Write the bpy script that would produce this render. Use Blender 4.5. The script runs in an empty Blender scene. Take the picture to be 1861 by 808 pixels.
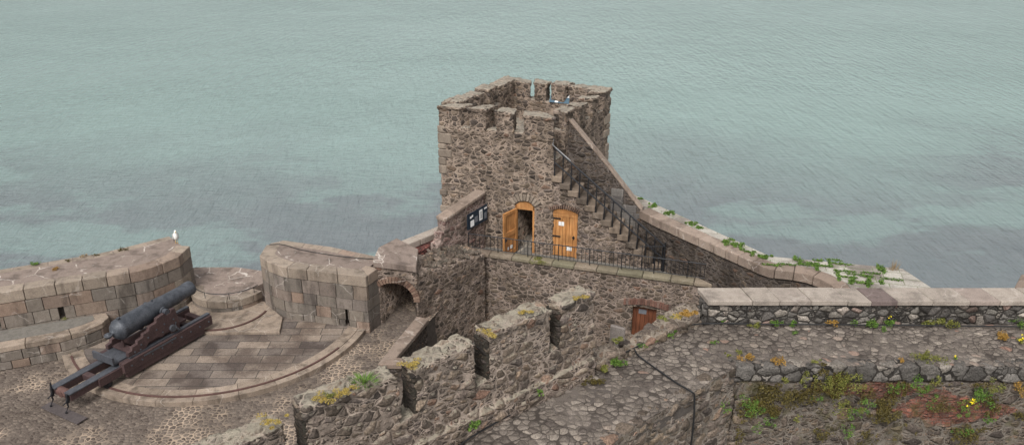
import bpy, bmesh, math, random
from mathutils import Vector, noise
R = math.radians
scene = bpy.context.scene
col = scene.collection
rnd = random.Random(7)

# ------------------------------------------------------------------ camera
F_PX = 1500.0; PITCH = R(23); CAM_Z = 20.0
cam_d = bpy.data.cameras.new('camera'); cam = bpy.data.objects.new('camera', cam_d); col.objects.link(cam)
cam.location = (0, 0, CAM_Z); cam.rotation_euler = (R(90) - PITCH, 0, 0)
cam_d.sensor_width = 36; cam_d.lens = 36 * F_PX / 1861; cam_d.clip_end = 20000; cam_d.clip_start = .1
scene.camera = cam
def ray(u, v):
    x = (u - 930.5) / F_PX; y = (404 - v) / F_PX; c, s = math.cos(PITCH), math.sin(PITCH)
    return Vector((x, c + y * s, -s + y * c))
def P(u, v, z):            # survey: the point at height z seen at u, v of the photograph
    d = ray(u, v); t = (z - CAM_Z) / d.z; return Vector((d.x * t, d.y * t, z))
def PY(u, v, Y):
    d = ray(u, v); t = Y / d.y; return Vector((d.x * t, Y, CAM_Z + d.z * t))
def PL(u, v, a, b):        # on the vertical plane through plan points a, b
    n = Vector((b[1] - a[1], a[0] - b[0], 0)); d = ray(u, v)
    t = n.dot(Vector((a[0], a[1], 0)) - Vector((0, 0, 0))) / n.dot(d); return d * t + Vector((0, 0, CAM_Z))

# ------------------------------------------------------------------ materials
class G:
    def __init__(s, name, rest=False):
        s.mat = bpy.data.materials.new(name); s.mat.use_nodes = True; s.t = s.mat.node_tree; s.t.nodes.clear()
        s.out = s.t.nodes.new('ShaderNodeOutputMaterial'); s.b = s.t.nodes.new('ShaderNodeBsdfPrincipled')
        s.t.links.new(s.b.outputs[0], s.out.inputs[0])
        s.co = s.n('ShaderNodeAttribute', attribute_name='rest').outputs['Vector'] if rest else s.n('ShaderNodeTexCoord').outputs['Object']
    def n(s, typ, ins=None, **pr):
        n = s.t.nodes.new(typ)
        for k, v in pr.items(): setattr(n, k, v)
        for k, v in (ins or {}).items(): s.set(n.inputs[k], v)
        return n
    def set(s, sock, v):
        if isinstance(v, bpy.types.NodeSocket): s.t.links.new(v, sock)
        else:
            if sock.type == 'RGBA' and len(v) == 3: v = (*v, 1)
            sock.default_value = v
    def m(s, op, a, b=0.0, c=0.0, clamp=False): return s.n('ShaderNodeMath', {0: a, 1: b, 2: c}, operation=op, use_clamp=clamp).outputs[0]
    def vm(s, op, a, b=(0, 0, 0)): return s.n('ShaderNodeVectorMath', {0: a, 1: b}, operation=op).outputs[0]
    def mix(s, f, a, b, bt='MIX'):
        n = s.n('ShaderNodeMix', data_type='RGBA', blend_type=bt); s.set(n.inputs[0], f); s.set(n.inputs[6], a); s.set(n.inputs[7], b); return n.outputs[2]
    def fmix(s, f, a, b):
        n = s.n('ShaderNodeMix', data_type='FLOAT'); s.set(n.inputs[0], f); s.set(n.inputs[2], a); s.set(n.inputs[3], b); return n.outputs[0]
    def ss(s, x, a, b, o0=0.0, o1=1.0):
        return s.n('ShaderNodeMapRange', {0: x, 1: a, 2: b, 3: o0, 4: o1}, interpolation_type='SMOOTHSTEP').outputs[0]
    def noise(s, v, sc, det=3, rough=.55, out=0): return s.n('ShaderNodeTexNoise', {'Vector': v, 'Scale': sc, 'Detail': det, 'Roughness': rough}).outputs[out]
    def vor(s, v, sc, feat='F1', rand=1.0): return s.n('ShaderNodeTexVoronoi', {'Vector': v, 'Scale': sc, 'Randomness': rand}, feature=feat)
    def ramp(s, f, stops, interp='LINEAR'):
        n = s.n('ShaderNodeValToRGB', {0: f}); cr = n.color_ramp; cr.interpolation = interp
        while len(cr.elements) < len(stops): cr.elements.new(.5)
        for e, (p, c) in zip(cr.elements, stops): e.position = p; e.color = (*c, 1)
        return n.outputs[0]
    def sep(s, c, i=0): return s.n('ShaderNodeSeparateXYZ', {0: c}).outputs[i]
    def grey(s, v): return s.n('ShaderNodeCombineXYZ', {0: v, 1: v, 2: v}).outputs[0]
    def bump(s, h, dist=.01, strength=1.0): s.set(s.b.inputs['Normal'], s.n('ShaderNodeBump', {'Height': h, 'Distance': dist, 'Strength': strength}).outputs[0])
    def disp(s, h, mid=0.0):
        d = s.n('ShaderNodeDisplacement', {'Height': h, 'Midlevel': mid, 'Scale': 1.0}); s.t.links.new(d.outputs[0], s.out.inputs['Displacement'])
        s.mat.displacement_method = 'BOTH'
    def fin(s, colr, rough=.9, spec=.3, metal=0.0):
        s.set(s.b.inputs['Base Color'], colr); s.set(s.b.inputs['Roughness'], rough); s.set(s.b.inputs['Specular IOR Level'], spec); s.set(s.b.inputs['Metallic'], metal); return s.mat

BASALT = [(0, (.06, .048, .041)), (.3, (.092, .071, .056)), (.55, (.13, .10, .075)), (.75, (.105, .083, .072)), (.92, (.165, .125, .09)), (1, (.15, .09, .065))]
def rubble(name, sc=3.6, zs=1.7, cols=BASALT, mortar=(.34, .265, .21), mw=.052, dsp=.034, split=.5, dirt=.5, warp=.45, lichen=.25,
           top=None, brick=None, gain=1.0, moss=0.0, wet=0.0):
    g = G(name, True); co = g.co
    v = g.vm('MULTIPLY', co, (sc, sc, sc * zs))
    v = g.vm('ADD', v, g.vm('MULTIPLY', g.vm('SUBTRACT', g.noise(co, 1.7, 2, out=1), (.5, .5, .5)), (warp * 2, warp * 2, warp)))
    v = g.vm('ADD', v, g.vm('MULTIPLY', g.vm('SUBTRACT', g.noise(co, 11, 2, out=1), (.5, .5, .5)), (.22, .22, .22)))
    f1 = g.vor(v, 1, 'F1', .92).outputs['Color']; e1 = g.vor(v, 1, 'DISTANCE_TO_EDGE', .92).outputs[0]
    f2 = g.vor(v, 2.15, 'F1', .9).outputs['Color']; e2 = g.vor(v, 2.15, 'DISTANCE_TO_EDGE', .9).outputs[0]
    sel = g.m('LESS_THAN', g.sep(f1, 0), split)
    edge = g.fmix(sel, e1, g.m('MINIMUM', e1, g.m('MULTIPLY', e2, .85)))
    rc = g.mix(sel, f1, f2)
    nz = g.noise(co, 5, 3)
    w = g.m('MULTIPLY', g.ss(nz, .3, .75, .5, 1.9), mw)
    mask = g.ss(edge, g.m('MULTIPLY', w, .8), g.m('MULTIPLY', w, 1.45))
    tone = g.ramp(g.sep(rc, 1), [(p, tuple(x * gain for x in c)) for p, c in cols])
    fine = g.noise(co, 28, 5, .7); fine2 = g.noise(co, 90, 2, .6)
    tone = g.mix(1.0, tone, g.grey(g.ss(fine, .28, .75, .5, 1.6)), 'MULTIPLY')
    tone = g.mix(1.0, tone, g.grey(g.fmix(g.sep(rc, 2), .65, 1.4)), 'MULTIPLY')
    crev = g.m('MULTIPLY', g.ss(g.noise(co, 7, 3, .7), .60, .68), .75)
    tone = g.mix(crev, tone, (.022, .019, .017))
    lich = g.m('MULTIPLY', g.ss(g.noise(co, 16, 4, .75), .6, .72), lichen)
    tone = g.mix(lich, tone, (.42, .40, .35))
    if brick:
        bm_ = brick(g, co)
        bv = g.n('ShaderNodeCombineXYZ', {0: g.m('ADD', g.sep(v, 0), g.sep(v, 1)), 1: g.sep(v, 2), 2: 0.0}).outputs[0]
        bt = g.n('ShaderNodeTexBrick', {'Vector': bv, 'Color1': (.24, .095, .065, 1), 'Color2': (.12, .055, .042, 1), 'Mortar': (.10, .075, .06, 1), 'Scale': 1.0, 'Mortar Size': .03, 'Brick Width': .62, 'Row Height': .33})
        bcol = g.mix(1.0, bt.outputs[0], g.grey(g.ss(fine, .25, .8, .55, 1.5)), 'MULTIPLY')
        tone = g.mix(bm_, tone, bcol); mask = g.m('MAXIMUM', mask, g.m('MULTIPLY', bm_, .9))
    mcol = g.mix(1.0, g.mix(g.ss(g.noise(co, 3.1, 3), .35, .7), mortar, tuple(x * .55 for x in mortar)), g.grey(g.ss(fine2, .2, .8, .75, 1.2)), 'MULTIPLY')
    c = g.mix(mask, mcol, tone)
    c = g.mix(g.m('MULTIPLY', g.ss(g.noise(co, .8, 4, .6), .45, .7), dirt), c, g.mix(1.0, c, (.42, .40, .38), 'MULTIPLY'))
    c = g.mix(g.m('MULTIPLY', g.ss(g.noise(g.vm('MULTIPLY', co, (1.6, 1.6, .35)), 1, 4, .6), .5, .66), .45), c, g.mix(1.0, c, (.45, .44, .41), 'MULTIPLY'))
    if moss: c = g.mix(g.m('MULTIPLY', g.ss(g.noise(g.vm('ADD', co, (3, 7, 1)), 2.2, 5, .65), .52, .66), moss), c, g.mix(fine, (.03, .03, .01), (.10, .085, .02)))
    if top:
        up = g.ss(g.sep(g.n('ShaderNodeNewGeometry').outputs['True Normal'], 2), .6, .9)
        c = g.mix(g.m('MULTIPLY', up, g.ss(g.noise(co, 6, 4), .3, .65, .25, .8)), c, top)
    h = g.m('ADD', g.m('MULTIPLY', g.m('MULTIPLY', g.ss(edge, 0, .28), g.fmix(g.sep(rc, 0), .45, 1.1)), dsp), g.m('MULTIPLY', fine, dsp * .45))
    h = g.m('ADD', h, g.m('MULTIPLY', nz, dsp * .6))
    g.disp(h, dsp * .95)
    return g.fin(c, g.fmix(mask, .95, .8 - wet), .25)

def granite(name, cols, streak=.5, white=.0, base_attr=True, bumpd=.006):
    g = G(name); co = g.co
    a = g.n('ShaderNodeAttribute', attribute_name='tone').outputs['Color']
    c = g.ramp(g.sep(a, 0), cols)
    c = g.mix(1.0, c, g.grey(g.fmix(g.sep(a, 1), .84, 1.12)), 'MULTIPLY')
    sp = g.noise(co, 45, 3, .8); md = g.noise(co, 5, 4, .65)
    c = g.mix(1.0, c, g.grey(g.ss(sp, .3, .7, .72, 1.25)), 'MULTIPLY')
    c = g.mix(g.ss(md, .45, .75, 0, .5), c, g.mix(1.0, c, (.5, .48, .48), 'MULTIPLY'))
    st = g.noise(g.vm('MULTIPLY', co, (2.2, 2.2, .5)), 1.0, 4, .6)
    c = g.mix(g.m('MULTIPLY', g.ss(st, .48, .68), streak), c, g.mix(1.0, c, (.33, .32, .32), 'MULTIPLY'))
    if white:
        vv = g.vm('ADD', co, g.vm('MULTIPLY', g.noise(co, 5, 4, out=1), (.16, .16, .16)))
        e = g.vor(vv, 1.15, 'DISTANCE_TO_EDGE', .75).outputs[0]
        ln = g.m('MULTIPLY', g.m('SUBTRACT', 1.0, g.ss(e, .006, .022)), g.ss(g.noise(co, 1.1, 3), .47, .56))
        c = g.mix(g.m('MULTIPLY', ln, white), c, (.62, .56, .5))
        blot = g.m('MULTIPLY', g.ss(g.noise(co, 7, 4, .7), .64, .7), white * .5)
        c = g.mix(blot, c, (.5, .47, .42))
    g.bump(g.m('ADD', sp, g.m('MULTIPLY', md, 2.5)), bumpd)
    return g.fin(c, .85, .3)

def flags(name, c1, c2, mort, w=.95, hgt=.34, rot=0.0, moss=0.0):
    g = G(name); co = g.co
    v = g.n('ShaderNodeMapping', {'Vector': co, 'Rotation': (0, 0, rot)}).outputs[0]
    bt = g.n('ShaderNodeTexBrick', {'Vector': v, 'Color1': (1, 1, 1, 1), 'Color2': (0, 0, 0, 1), 'Mortar': (.5, .5, .5, 1), 'Scale': 1.0, 'Mortar Size': .011, 'Mortar Smooth': .2, 'Bias': 0.0, 'Brick Width': w, 'Row Height': hgt})
    bt.squash = .7; bt.squash_frequency = 3; bt.offset = .43
    r = bt.outputs[0]
    c = g.mix(g.sep(r, 0), c1, c2)
    big = g.noise(co, .9, 4, .6); fine = g.noise(co, 30, 4, .75)
    c = g.mix(g.ss(big, .42, .62), c, g.mix(1.0, c, (.5, .47, .47), 'MULTIPLY'))
    c = g.mix(1.0, c, g.grey(g.ss(fine, .3, .72, .7, 1.3)), 'MULTIPLY')
    sp = g.m('MULTIPLY', g.ss(g.noise(co, 10, 5, .8), .62, .68), g.ss(g.noise(co, .7, 2), .5, .6))
    c = g.mix(g.m('MULTIPLY', sp, .8), c, (.42, .38, .32))
    jm = (.05, .045, .035) if not moss else (.10, .16, .03)
    c = g.mix(bt.outputs[1], c, mort)
    if moss: c = g.mix(g.m('MULTIPLY', bt.outputs[1], g.ss(g.noise(co, 1.5, 3), .45, .55)), c, jm)
    g.bump(g.m('SUBTRACT', g.m('MULTIPLY', fine, .5), g.m('MULTIPLY', bt.outputs[1], 2.0)), .008)
    return g.fin(c, .85, .3)

def cobble_mat(name, sc, cols, mortar_lo, mortar_hi, dsp, mw=.10, zs=1.0, warp=.75, patch=.7):
    g = G(name, True); co = g.co
    v = g.vm('MULTIPLY', co, (sc, sc * 1.12, sc * zs))
    v = g.vm('ADD', v, g.vm('MULTIPLY', g.vm('SUBTRACT', g.noise(co, 2.0, 2, out=1), (.5, .5, .5)), (warp, warp, 0)))
    vf = g.vor(v, 1, 'F1', .8); f1 = vf.outputs['Color']; e1 = g.vor(v, 1, 'DISTANCE_TO_EDGE', .8).outputs[0]
    e1 = g.m('MULTIPLY', e1, g.ss(vf.outputs['Distance'], .80, .50, .15, 1.0))
    fine = g.noise(co, 34, 4, .7); big = g.noise(g.vm('ADD', co, (5, 2, 0)), patch, 4, .55)
    mask = g.ss(e1, mw * .5, mw * 1.8)
    c = g.ramp(g.sep(f1, 1), cols)
    c = g.mix(1.0, c, g.grey(g.ss(fine, .25, .75, .6, 1.4)), 'MULTIPLY')
    mc = g.mix(g.ss(big, .47, .58), mortar_lo, mortar_hi)
    c = g.mix(mask, mc, c)
    c = g.mix(g.m('MULTIPLY', g.ss(g.noise(co, 9, 5, .8), .63, .7), .35), c, (.4, .37, .33))
    c = g.mix(g.ss(g.noise(co, .5, 4, .6), .45, .7, 0, .45), c, g.mix(1.0, c, (.5, .48, .46), 'MULTIPLY'))
    h = g.m('ADD', g.m('MULTIPLY', g.m('MULTIPLY', g.ss(e1, 0, .35), g.fmix(g.sep(f1, 0), .6, 1.1)), dsp), g.m('MULTIPLY', fine, dsp * .25))
    g.disp(h, dsp * .8)
    return g.fin(c, .95, .15)

def plain(name, c, rough=.6, metal=0.0, spec=.4, var=.25, sc=8, bd=.003, c2=None):
    g = G(name); n = g.noise(g.co, sc, 4, .65); n2 = g.noise(g.co, sc * 6, 3, .7)
    base = g.mix(g.ss(n, .35, .68), c, c2 or tuple(x * (1 - var) for x in c))
    base = g.mix(1.0, base, g.grey(g.ss(n2, .25, .75, 1 - var, 1 + var)), 'MULTIPLY')
    g.bump(n2, bd); return g.fin(base, rough, spec, metal)

def wood(name, ca, cb, axis=2, rough=.55):
    g = G(name); sc = [26, 26, 26]; sc[axis] = 1.6
    n = g.noise(g.vm('MULTIPLY', g.co, tuple(sc)), 1, 4, .6); n2 = g.noise(g.co, 2.5, 3)
    c = g.mix(g.ss(n, .3, .7), ca, cb); c = g.mix(1.0, c, g.grey(g.ss(n2, .3, .7, .8, 1.15)), 'MULTIPLY')
    g.bump(n, .003); return g.fin(c, rough, .35)

M = {}
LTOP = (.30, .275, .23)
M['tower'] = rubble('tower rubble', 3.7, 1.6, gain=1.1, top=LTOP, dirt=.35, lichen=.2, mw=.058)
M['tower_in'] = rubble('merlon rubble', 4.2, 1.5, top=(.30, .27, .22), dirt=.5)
M['terr'] = rubble('terrace rubble', 3.8, 1.7, gain=1.1, mortar=(.33, .26, .215), dirt=.6, lichen=.25)
M['dark'] = rubble('dark weathered rubble', 3.8, 1.9, gain=.62, mortar=(.15, .125, .11), mw=.04, dirt=.7, lichen=.35)
M['darker'] = rubble('damp slit rubble', 4.5, 2.2, gain=.4, mortar=(.05, .045, .035), mw=.04, dsp=.03, dirt=.6, lichen=.08)  # rubble with darker stones and joints, for the slit sides
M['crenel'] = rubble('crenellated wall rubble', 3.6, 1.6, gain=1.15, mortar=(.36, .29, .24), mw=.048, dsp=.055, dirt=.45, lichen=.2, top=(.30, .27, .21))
M['mound'] = rubble('tumbled rubble', 3.6, 1.0, gain=1.35, mortar=(.15, .13, .105), mw=.04, dsp=.07, dirt=.4, lichen=.3, split=.6)
M['low'] = rubble('low wall rubble', 3.4, 1.1, gain=1.25, mortar=(.30, .25, .2), dsp=.06, dirt=.5, lichen=.3)
M['para'] = rubble('parapet rubble', 4.2, 1.3, cols=[(0, (.065, .058, .053)), (.4, (.11, .10, .09)), (.75, (.15, .137, .12)), (.92, (.24, .21, .18)), (1, (.18, .12, .10))], mortar=(.05, .044, .039), mw=.045, dsp=.06, split=.3, dirt=.3, lichen=.12, warp=.2)
M['edge'] = rubble('edge course', 2.6, .8, cols=[(0, (.07, .063, .057)), (.6, (.13, .117, .105)), (1, (.19, .165, .14))], mortar=(.035, .03, .026), mw=.04, dsp=.05, split=.15, dirt=.3, lichen=.2, warp=.2)
def brick_mask(g, co):     # brick repair: a band of its own extent in the face of the retaining wall (object space: x along the wall, z up from the base)
    x = g.sep(co, 0); z = g.sep(co, 2)
    nz = g.m('MULTIPLY', g.m('SUBTRACT', g.noise(co, 1.5, 4, .6), .5), 1.5)
    d1 = g.m('ADD', g.m('ABSOLUTE', g.m('DIVIDE', g.m('SUBTRACT', x, 4.8), 1.9)), g.m('ABSOLUTE', g.m('DIVIDE', g.m('SUBTRACT', z, 5.83), .5)))
    d2 = g.m('ADD', g.m('ABSOLUTE', g.m('DIVIDE', g.m('SUBTRACT', x, 3.2), 1.6)), g.m('ABSOLUTE', g.m('DIVIDE', g.m('SUBTRACT', z, 6.33), .27)))
    d = g.m('ADD', g.m('MINIMUM', d1, d2), nz)
    return g.m('SUBTRACT', 1.0, g.ss(d, .85, 1.0))
M['retain'] = rubble('retaining rubble', 3.0, 1.5, gain=1.0, mortar=(.21, .18, .15), mw=.04, dsp=.06, dirt=.4, lichen=.4, moss=.55, brick=brick_mask, split=.65)
M['retain2'] = rubble('retaining rubble plain', 2.6, 1.8, gain=1.15, mortar=(.26, .22, .185), dsp=.06, dirt=.4, lichen=.3, moss=.15)
M['plaster'] = rubble('whitewashed rubble', 2.4, 1.1, cols=[(0, (.05, .045, .04)), (.5, (.22, .2, .18)), (1, (.5, .46, .42))], mortar=(.3, .27, .25), dsp=.08, dirt=.7, lichen=.7)
M['redwall'] = rubble('red sandstone', 3, 2.2, cols=[(0, (.10, .035, .03)), (1, (.20, .07, .055))], mortar=(.08, .04, .035), dsp=.03, lichen=.5)
M['walk'] = cobble_mat('walk cobbles', 5.6, [(0, (.095, .079, .069)), (.4, (.14, .118, .10)), (.8, (.175, .148, .127)), (.95, (.24, .205, .172)), (1, (.21, .125, .095))], (.06, .05, .043), (.13, .11, .096), .04, mw=.022)
M['cobble'] = cobble_mat('battery cobbles', 7.0, [(0, (.085, .066, .055)), (.5, (.135, .108, .09)), (1, (.18, .145, .118))], (.12, .097, .081), (.36, .28, .21), .02, mw=.065, patch=.45)
GR = [(0, (.165, .142, .122)), (.4, (.20, .168, .138)), (.7, (.185, .155, .134)), (.92, (.235, .168, .128)), (1, (.235, .20, .162))]
M['ashlar'] = granite('granite ashlar', GR, .75, .25)
M['coping'] = granite('granite coping', [(0, (.265, .215, .17)), (.6, (.29, .235, .185)), (1, (.26, .19, .148))], .6, .2)
M['copingd'] = granite('pale coping', [(0, (.30, .255, .215)), (.5, (.35, .30, .255)), (.85, (.29, .225, .195)), (1, (.12, .09, .085))], .45, .18)
M['ctop'] = granite('cracked parapet top', [(0, (.225, .176, .148)), (1, (.225, .176, .148))], .6, .75)
M['curt'] = granite('curtain coping', [(0, (.22, .165, .13)), (1, (.30, .235, .19))], .5, .3)
M['dcope'] = granite('dark course stone', [(0, (.10, .09, .085)), (.6, (.17, .155, .14)), (1, (.21, .17, .15))], .4, .15)
M['step'] = granite('sandstone step', [(0, (.13, .102, .08)), (1, (.235, .18, .135))], .7, .1)
M['quoin'] = granite('quoin stone', [(0, (.18, .145, .115)), (1, (.32, .26, .205))], .6, .1)
M['core'] = plain('joint mortar', (.10, .083, .072), .95)
M['flag'] = flags('platform flags', (.13, .107, .094), (.27, .215, .17), (.05, .043, .037), 1.0, .42)
M['cflag'] = flags('curtain flags', (.36, .33, .29), (.42, .39, .34), (.2, .2, .13), .8, .42, .25, moss=1)
M['tread'] = plain('terrace paving', (.17, .155, .135), .9)
M['brick'] = granite('arch brick', [(0, (.16, .095, .07)), (1, (.25, .17, .125))], .8, .3)
M['gun'] = plain('gun iron', (.045, .05, .06), .5, .2, .45, .3, 5, .002, c2=(.08, .085, .098))
M['iron'] = plain('black iron', (.025, .026, .03), .5, .4, .5)
M['galv'] = plain('grey handrail', (.3, .3, .3), .45, .5)
M['rust'] = plain('rusty rail', (.12, .065, .055), .7, .2)
M['steel'] = plain('dark steel', (.10, .105, .12), .5, .4, .5, .3, 6)
M['red'] = plain('oxide paint', (.072, .043, .041), .65, 0, .35, .35, 5, .003, c2=(.055, .034, .034))
M['plate'] = plain('footboard', (.085, .07, .068), .8)
M['oak'] = wood('oak', (.50, .25, .095), (.36, .155, .05))
M['oakd'] = wood('oak edge', (.42, .20, .07), (.35, .15, .05))
M['brown'] = wood('brown door', (.17, .062, .03), (.10, .035, .018))
M['black'] = plain('dark inside', (.012, .012, .013), .9)
M['white'] = plain('paper', (.75, .75, .74), .6, var=.06)
M['navy'] = plain('sign navy', (.018, .03, .045), .35, var=.1)
M['signblue'] = plain('sign blue', (.05, .10, .14), .35, var=.1)
M['signgrey'] = plain('sign grey', (.16, .17, .19), .5, var=.2)
M['cable'] = plain('cable', (.015, .015, .016), .5)
M['gullw'] = plain('gull white', (.8, .79, .76), .8, var=.06)
M['gullg'] = plain('gull grey', (.42, .41, .39), .8, var=.15)
M['gullb'] = plain('gull black', (.03, .028, .028), .7)
M['beak'] = plain('gull yellow', (.6, .35, .05), .5)
def leafmat(name, a, b):
    g = G(name); t = g.n('ShaderNodeAttribute', attribute_name='tone').outputs['Color']
    return g.fin(g.mix(g.sep(t, 0), a, b), .6, .25)
M['leaf'] = leafmat('leaf green', (.035, .085, .012), (.13, .21, .035))
M['leafy'] = leafmat('leaf yellow green', (.07, .085, .015), (.20, .19, .045))
M['mossy'] = leafmat('yellow moss', (.20, .15, .035), (.42, .31, .08))
M['mosso'] = leafmat('orange moss', (.20, .11, .02), (.34, .20, .05))
M['mossd'] = leafmat('dark moss', (.035, .028, .008), (.11, .085, .02))
M['yell'] = leafmat('yellow petals', (.8, .62, .02), (.85, .7, .03))
M['dry'] = leafmat('dry stems', (.25, .17, .10), (.35, .28, .18))

# ------------------------------------------------------------------ object helpers
def tag(o, label=None, cat=None, group=None, kind=None):
    if label: o['label'] = label
    if cat: o['category'] = cat
    if group: o['group'] = group
    if kind: o['kind'] = kind
    return o
def thing(name, label, cat, loc=(0, 0, 0), rz=0, group=None):
    o = bpy.data.objects.new(name, None); col.objects.link(o); o.empty_display_size = .2
    o.location = loc; o.rotation_euler = (0, 0, rz); return tag(o, label, cat, group)
def link(name, bm, mat, parent=None, smooth=False, origin=None, bevel=0, mats=None):
    """link a bmesh; vertices are in world space when parent is None or sits unrotated (origin subtracts it)"""
    off = origin if origin is not None else (parent.location if (parent is not None and parent.rotation_euler.z == 0) else None)
    off = Vector(off) if off is not None else None
    if off is not None: bmesh.ops.translate(bm, verts=bm.verts, vec=-off)
    if bevel:
        es = [e for e in bm.edges if len(e.link_faces) == 2 and e.calc_face_angle(0) > .5]
        bmesh.ops.bevel(bm, geom=es, offset=bevel, segments=1, profile=.5, affect='EDGES', clamp_overlap=True)
    me = bpy.data.meshes.new(name); bm.to_mesh(me); bm.free()
    for m_ in (mats or [mat]): me.materials.append(m_)
    if smooth: me.shade_smooth()
    o = bpy.data.objects.new(name, me); col.objects.link(o)
    if parent: o.parent = parent
    if parent is None and off is not None: o.location = off
    return o
def prism(bm, pts, z0, z1, tone=None):
    """extruded polygon; z0, z1 numbers or lists"""
    n = len(pts); z0 = [z0] * n if not hasattr(z0, '__len__') else z0; z1 = [z1] * n if not hasattr(z1, '__len__') else z1
    area = sum(pts[i][0] * pts[(i + 1) % n][1] - pts[(i + 1) % n][0] * pts[i][1] for i in range(n))
    if area < 0: pts = pts[::-1]; z0 = z0[::-1]; z1 = z1[::-1]
    a = [bm.verts.new((p[0], p[1], z)) for p, z in zip(pts, z0)]; b = [bm.verts.new((p[0], p[1], z)) for p, z in zip(pts, z1)]
    fs = [bm.faces.new(a[::-1]), bm.faces.new(b)]
    for i in range(n): fs.append(bm.faces.new((a[i], a[(i + 1) % n], b[(i + 1) % n], b[i])))
    if tone is not None: paint(bm, fs, tone)
    return fs
def paint(bm, fs, t=None):
    L = bm.loops.layers.float_color.get('tone') or bm.loops.layers.float_color.new('tone')
    t = t or (rnd.random(), rnd.random(), rnd.random())
    for f in fs:
        for l in f.loops: l[L] = (*t, 1)
def newbm():
    bm = bmesh.new(); bm.loops.layers.float_color.new('tone'); return bm
def box(bm, x0, x1, y0, y1, z0, z1, t=None):
    fs = prism(bm, [(x0, y0), (x1, y0), (x1, y1), (x0, y1)], z0, z1); paint(bm, fs, t); return fs
def tube(bm, pts, r, seg=6, closed=False):
    rings = []; pts = [Vector(p) for p in pts]; n = len(pts)
    for i, p in enumerate(pts):
        d = (pts[min(i + 1, n - 1)] - pts[max(i - 1, 0)]).normalized(); a = Vector((0, 0, 1)) if abs(d.z) < .9 else Vector((1, 0, 0))
        x = d.cross(a).normalized(); y = d.cross(x).normalized(); rr = r[i] if hasattr(r, '__len__') else r
        rings.append([bm.verts.new(p + x * rr * math.cos(k * 2 * math.pi / seg) + y * rr * math.sin(k * 2 * math.pi / seg)) for k in range(seg)])
    for a, b in zip(rings, rings[1:]):
        for k in range(seg): bm.faces.new((a[k], a[(k + 1) % seg], b[(k + 1) % seg], b[k]))
    bm.faces.new(rings[0][::-1]); bm.faces.new(rings[-1])
def lathe_x(bm, prof, seg=40, cy=0, cz=0):
    rings = []
    for x, r in prof: rings.append([bm.verts.new((x, cy + r * math.cos(k * 2 * math.pi / seg), cz + r * math.sin(k * 2 * math.pi / seg))) for k in range(seg)])
    for a, b in zip(rings, rings[1:]):
        for k in range(seg): bm.faces.new((a[k], b[k], b[(k + 1) % seg], a[(k + 1) % seg]))
    bm.faces.new(rings[0]); bm.faces.new(rings[-1][::-1])
def restattr(me):
    a = me.attributes.new('rest', 'FLOAT_VECTOR', 'POINT'); buf = [0.0] * (3 * len(me.vertices)); me.vertices.foreach_get('co', buf); a.data.foreach_set('vector', buf)
def solid(name, bm, mat, voxel=.05, parent=None, cut=None, origin=None, jag=0.0, jagsc=2.5):
    """union of the prisms as one dense rounded masonry mesh, optional cutters"""
    me = bpy.data.meshes.new('t'); bmesh.ops.recalc_face_normals(bm, faces=bm.faces); bm.to_mesh(me); bm.free()
    o = bpy.data.objects.new('t', me); col.objects.link(o)
    r = o.modifiers.new('r', 'REMESH'); r.mode = 'VOXEL'; r.voxel_size = voxel
    co = None
    if cut is not None:
        cm = bpy.data.meshes.new('c'); bmesh.ops.recalc_face_normals(cut, faces=cut.faces); cut.to_mesh(cm); cut.free()
        co = bpy.data.objects.new('c', cm); col.objects.link(co)
        b = o.modifiers.new('b', 'BOOLEAN'); b.operation = 'DIFFERENCE'; b.object = co; b.solver = 'EXACT'
    dg = bpy.context.evaluated_depsgraph_get(); dg.update()
    ev = o.evaluated_get(dg); m2 = bpy.data.meshes.new_from_object(ev)
    bpy.data.objects.remove(o); 
    if co: bpy.data.objects.remove(co)
    if jag:
        for v in m2.vertices:
            n_ = noise.noise_vector(v.co * jagsc); v.co += Vector((n_.x * jag * .6, n_.y * jag * .6, n_.z * jag))
    off = Vector(origin) if origin is not None else (parent.location.copy() if parent is not None else None)
    if off is None:
        xs = [v.co for v in m2.vertices]; off = Vector((sum(v.x for v in xs) / len(xs), sum(v.y for v in xs) / len(xs), min(v.z for v in xs)))
    for v in m2.vertices: v.co -= off
    m2.materials.clear(); m2.materials.append(mat); m2.name = name; m2.shade_smooth(); restattr(m2)
    o = bpy.data.objects.new(name, m2); col.objects.link(o)
    if parent: o.parent = parent
    else: o.location = off
    return o
class Path:
    def __init__(s, pts):
        s.p = [Vector((a[0], a[1])) for a in pts]; s.c = [0]
        for a, b in zip(s.p, s.p[1:]): s.c.append(s.c[-1] + (b - a).length)
        s.L = s.c[-1]; s.n = []
        N = len(s.p)
        for i in range(N):
            ds = []
            if i > 0: ds.append((s.p[i] - s.p[i - 1]).normalized())
            if i < N - 1: ds.append((s.p[i + 1] - s.p[i]).normalized())
            nn = [Vector((-d.y, d.x)) for d in ds]; v = sum(nn, Vector((0, 0))).normalized()
            s.n.append(v / max(.4, v.dot(nn[0])))
    def at(s, t):
        t = max(0, min(s.L, t))
        for i in range(len(s.p) - 1):
            if t <= s.c[i + 1] + 1e-9:
                k = (t - s.c[i]) / (s.c[i + 1] - s.c[i]); return s.p[i].lerp(s.p[i + 1], k), s.n[i].lerp(s.n[i + 1], k)
    def poly(s, t0, t1, a, b):       # a, b offsets along the left normal
        ts = [t0] + [c for c in s.c if t0 + 1e-4 < c < t1 - 1e-4] + [t1]; q = [s.at(t) for t in ts]
        return [tuple(p + n * a) for p, n in q] + [tuple(p + n * b) for p, n in q][::-1]
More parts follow.
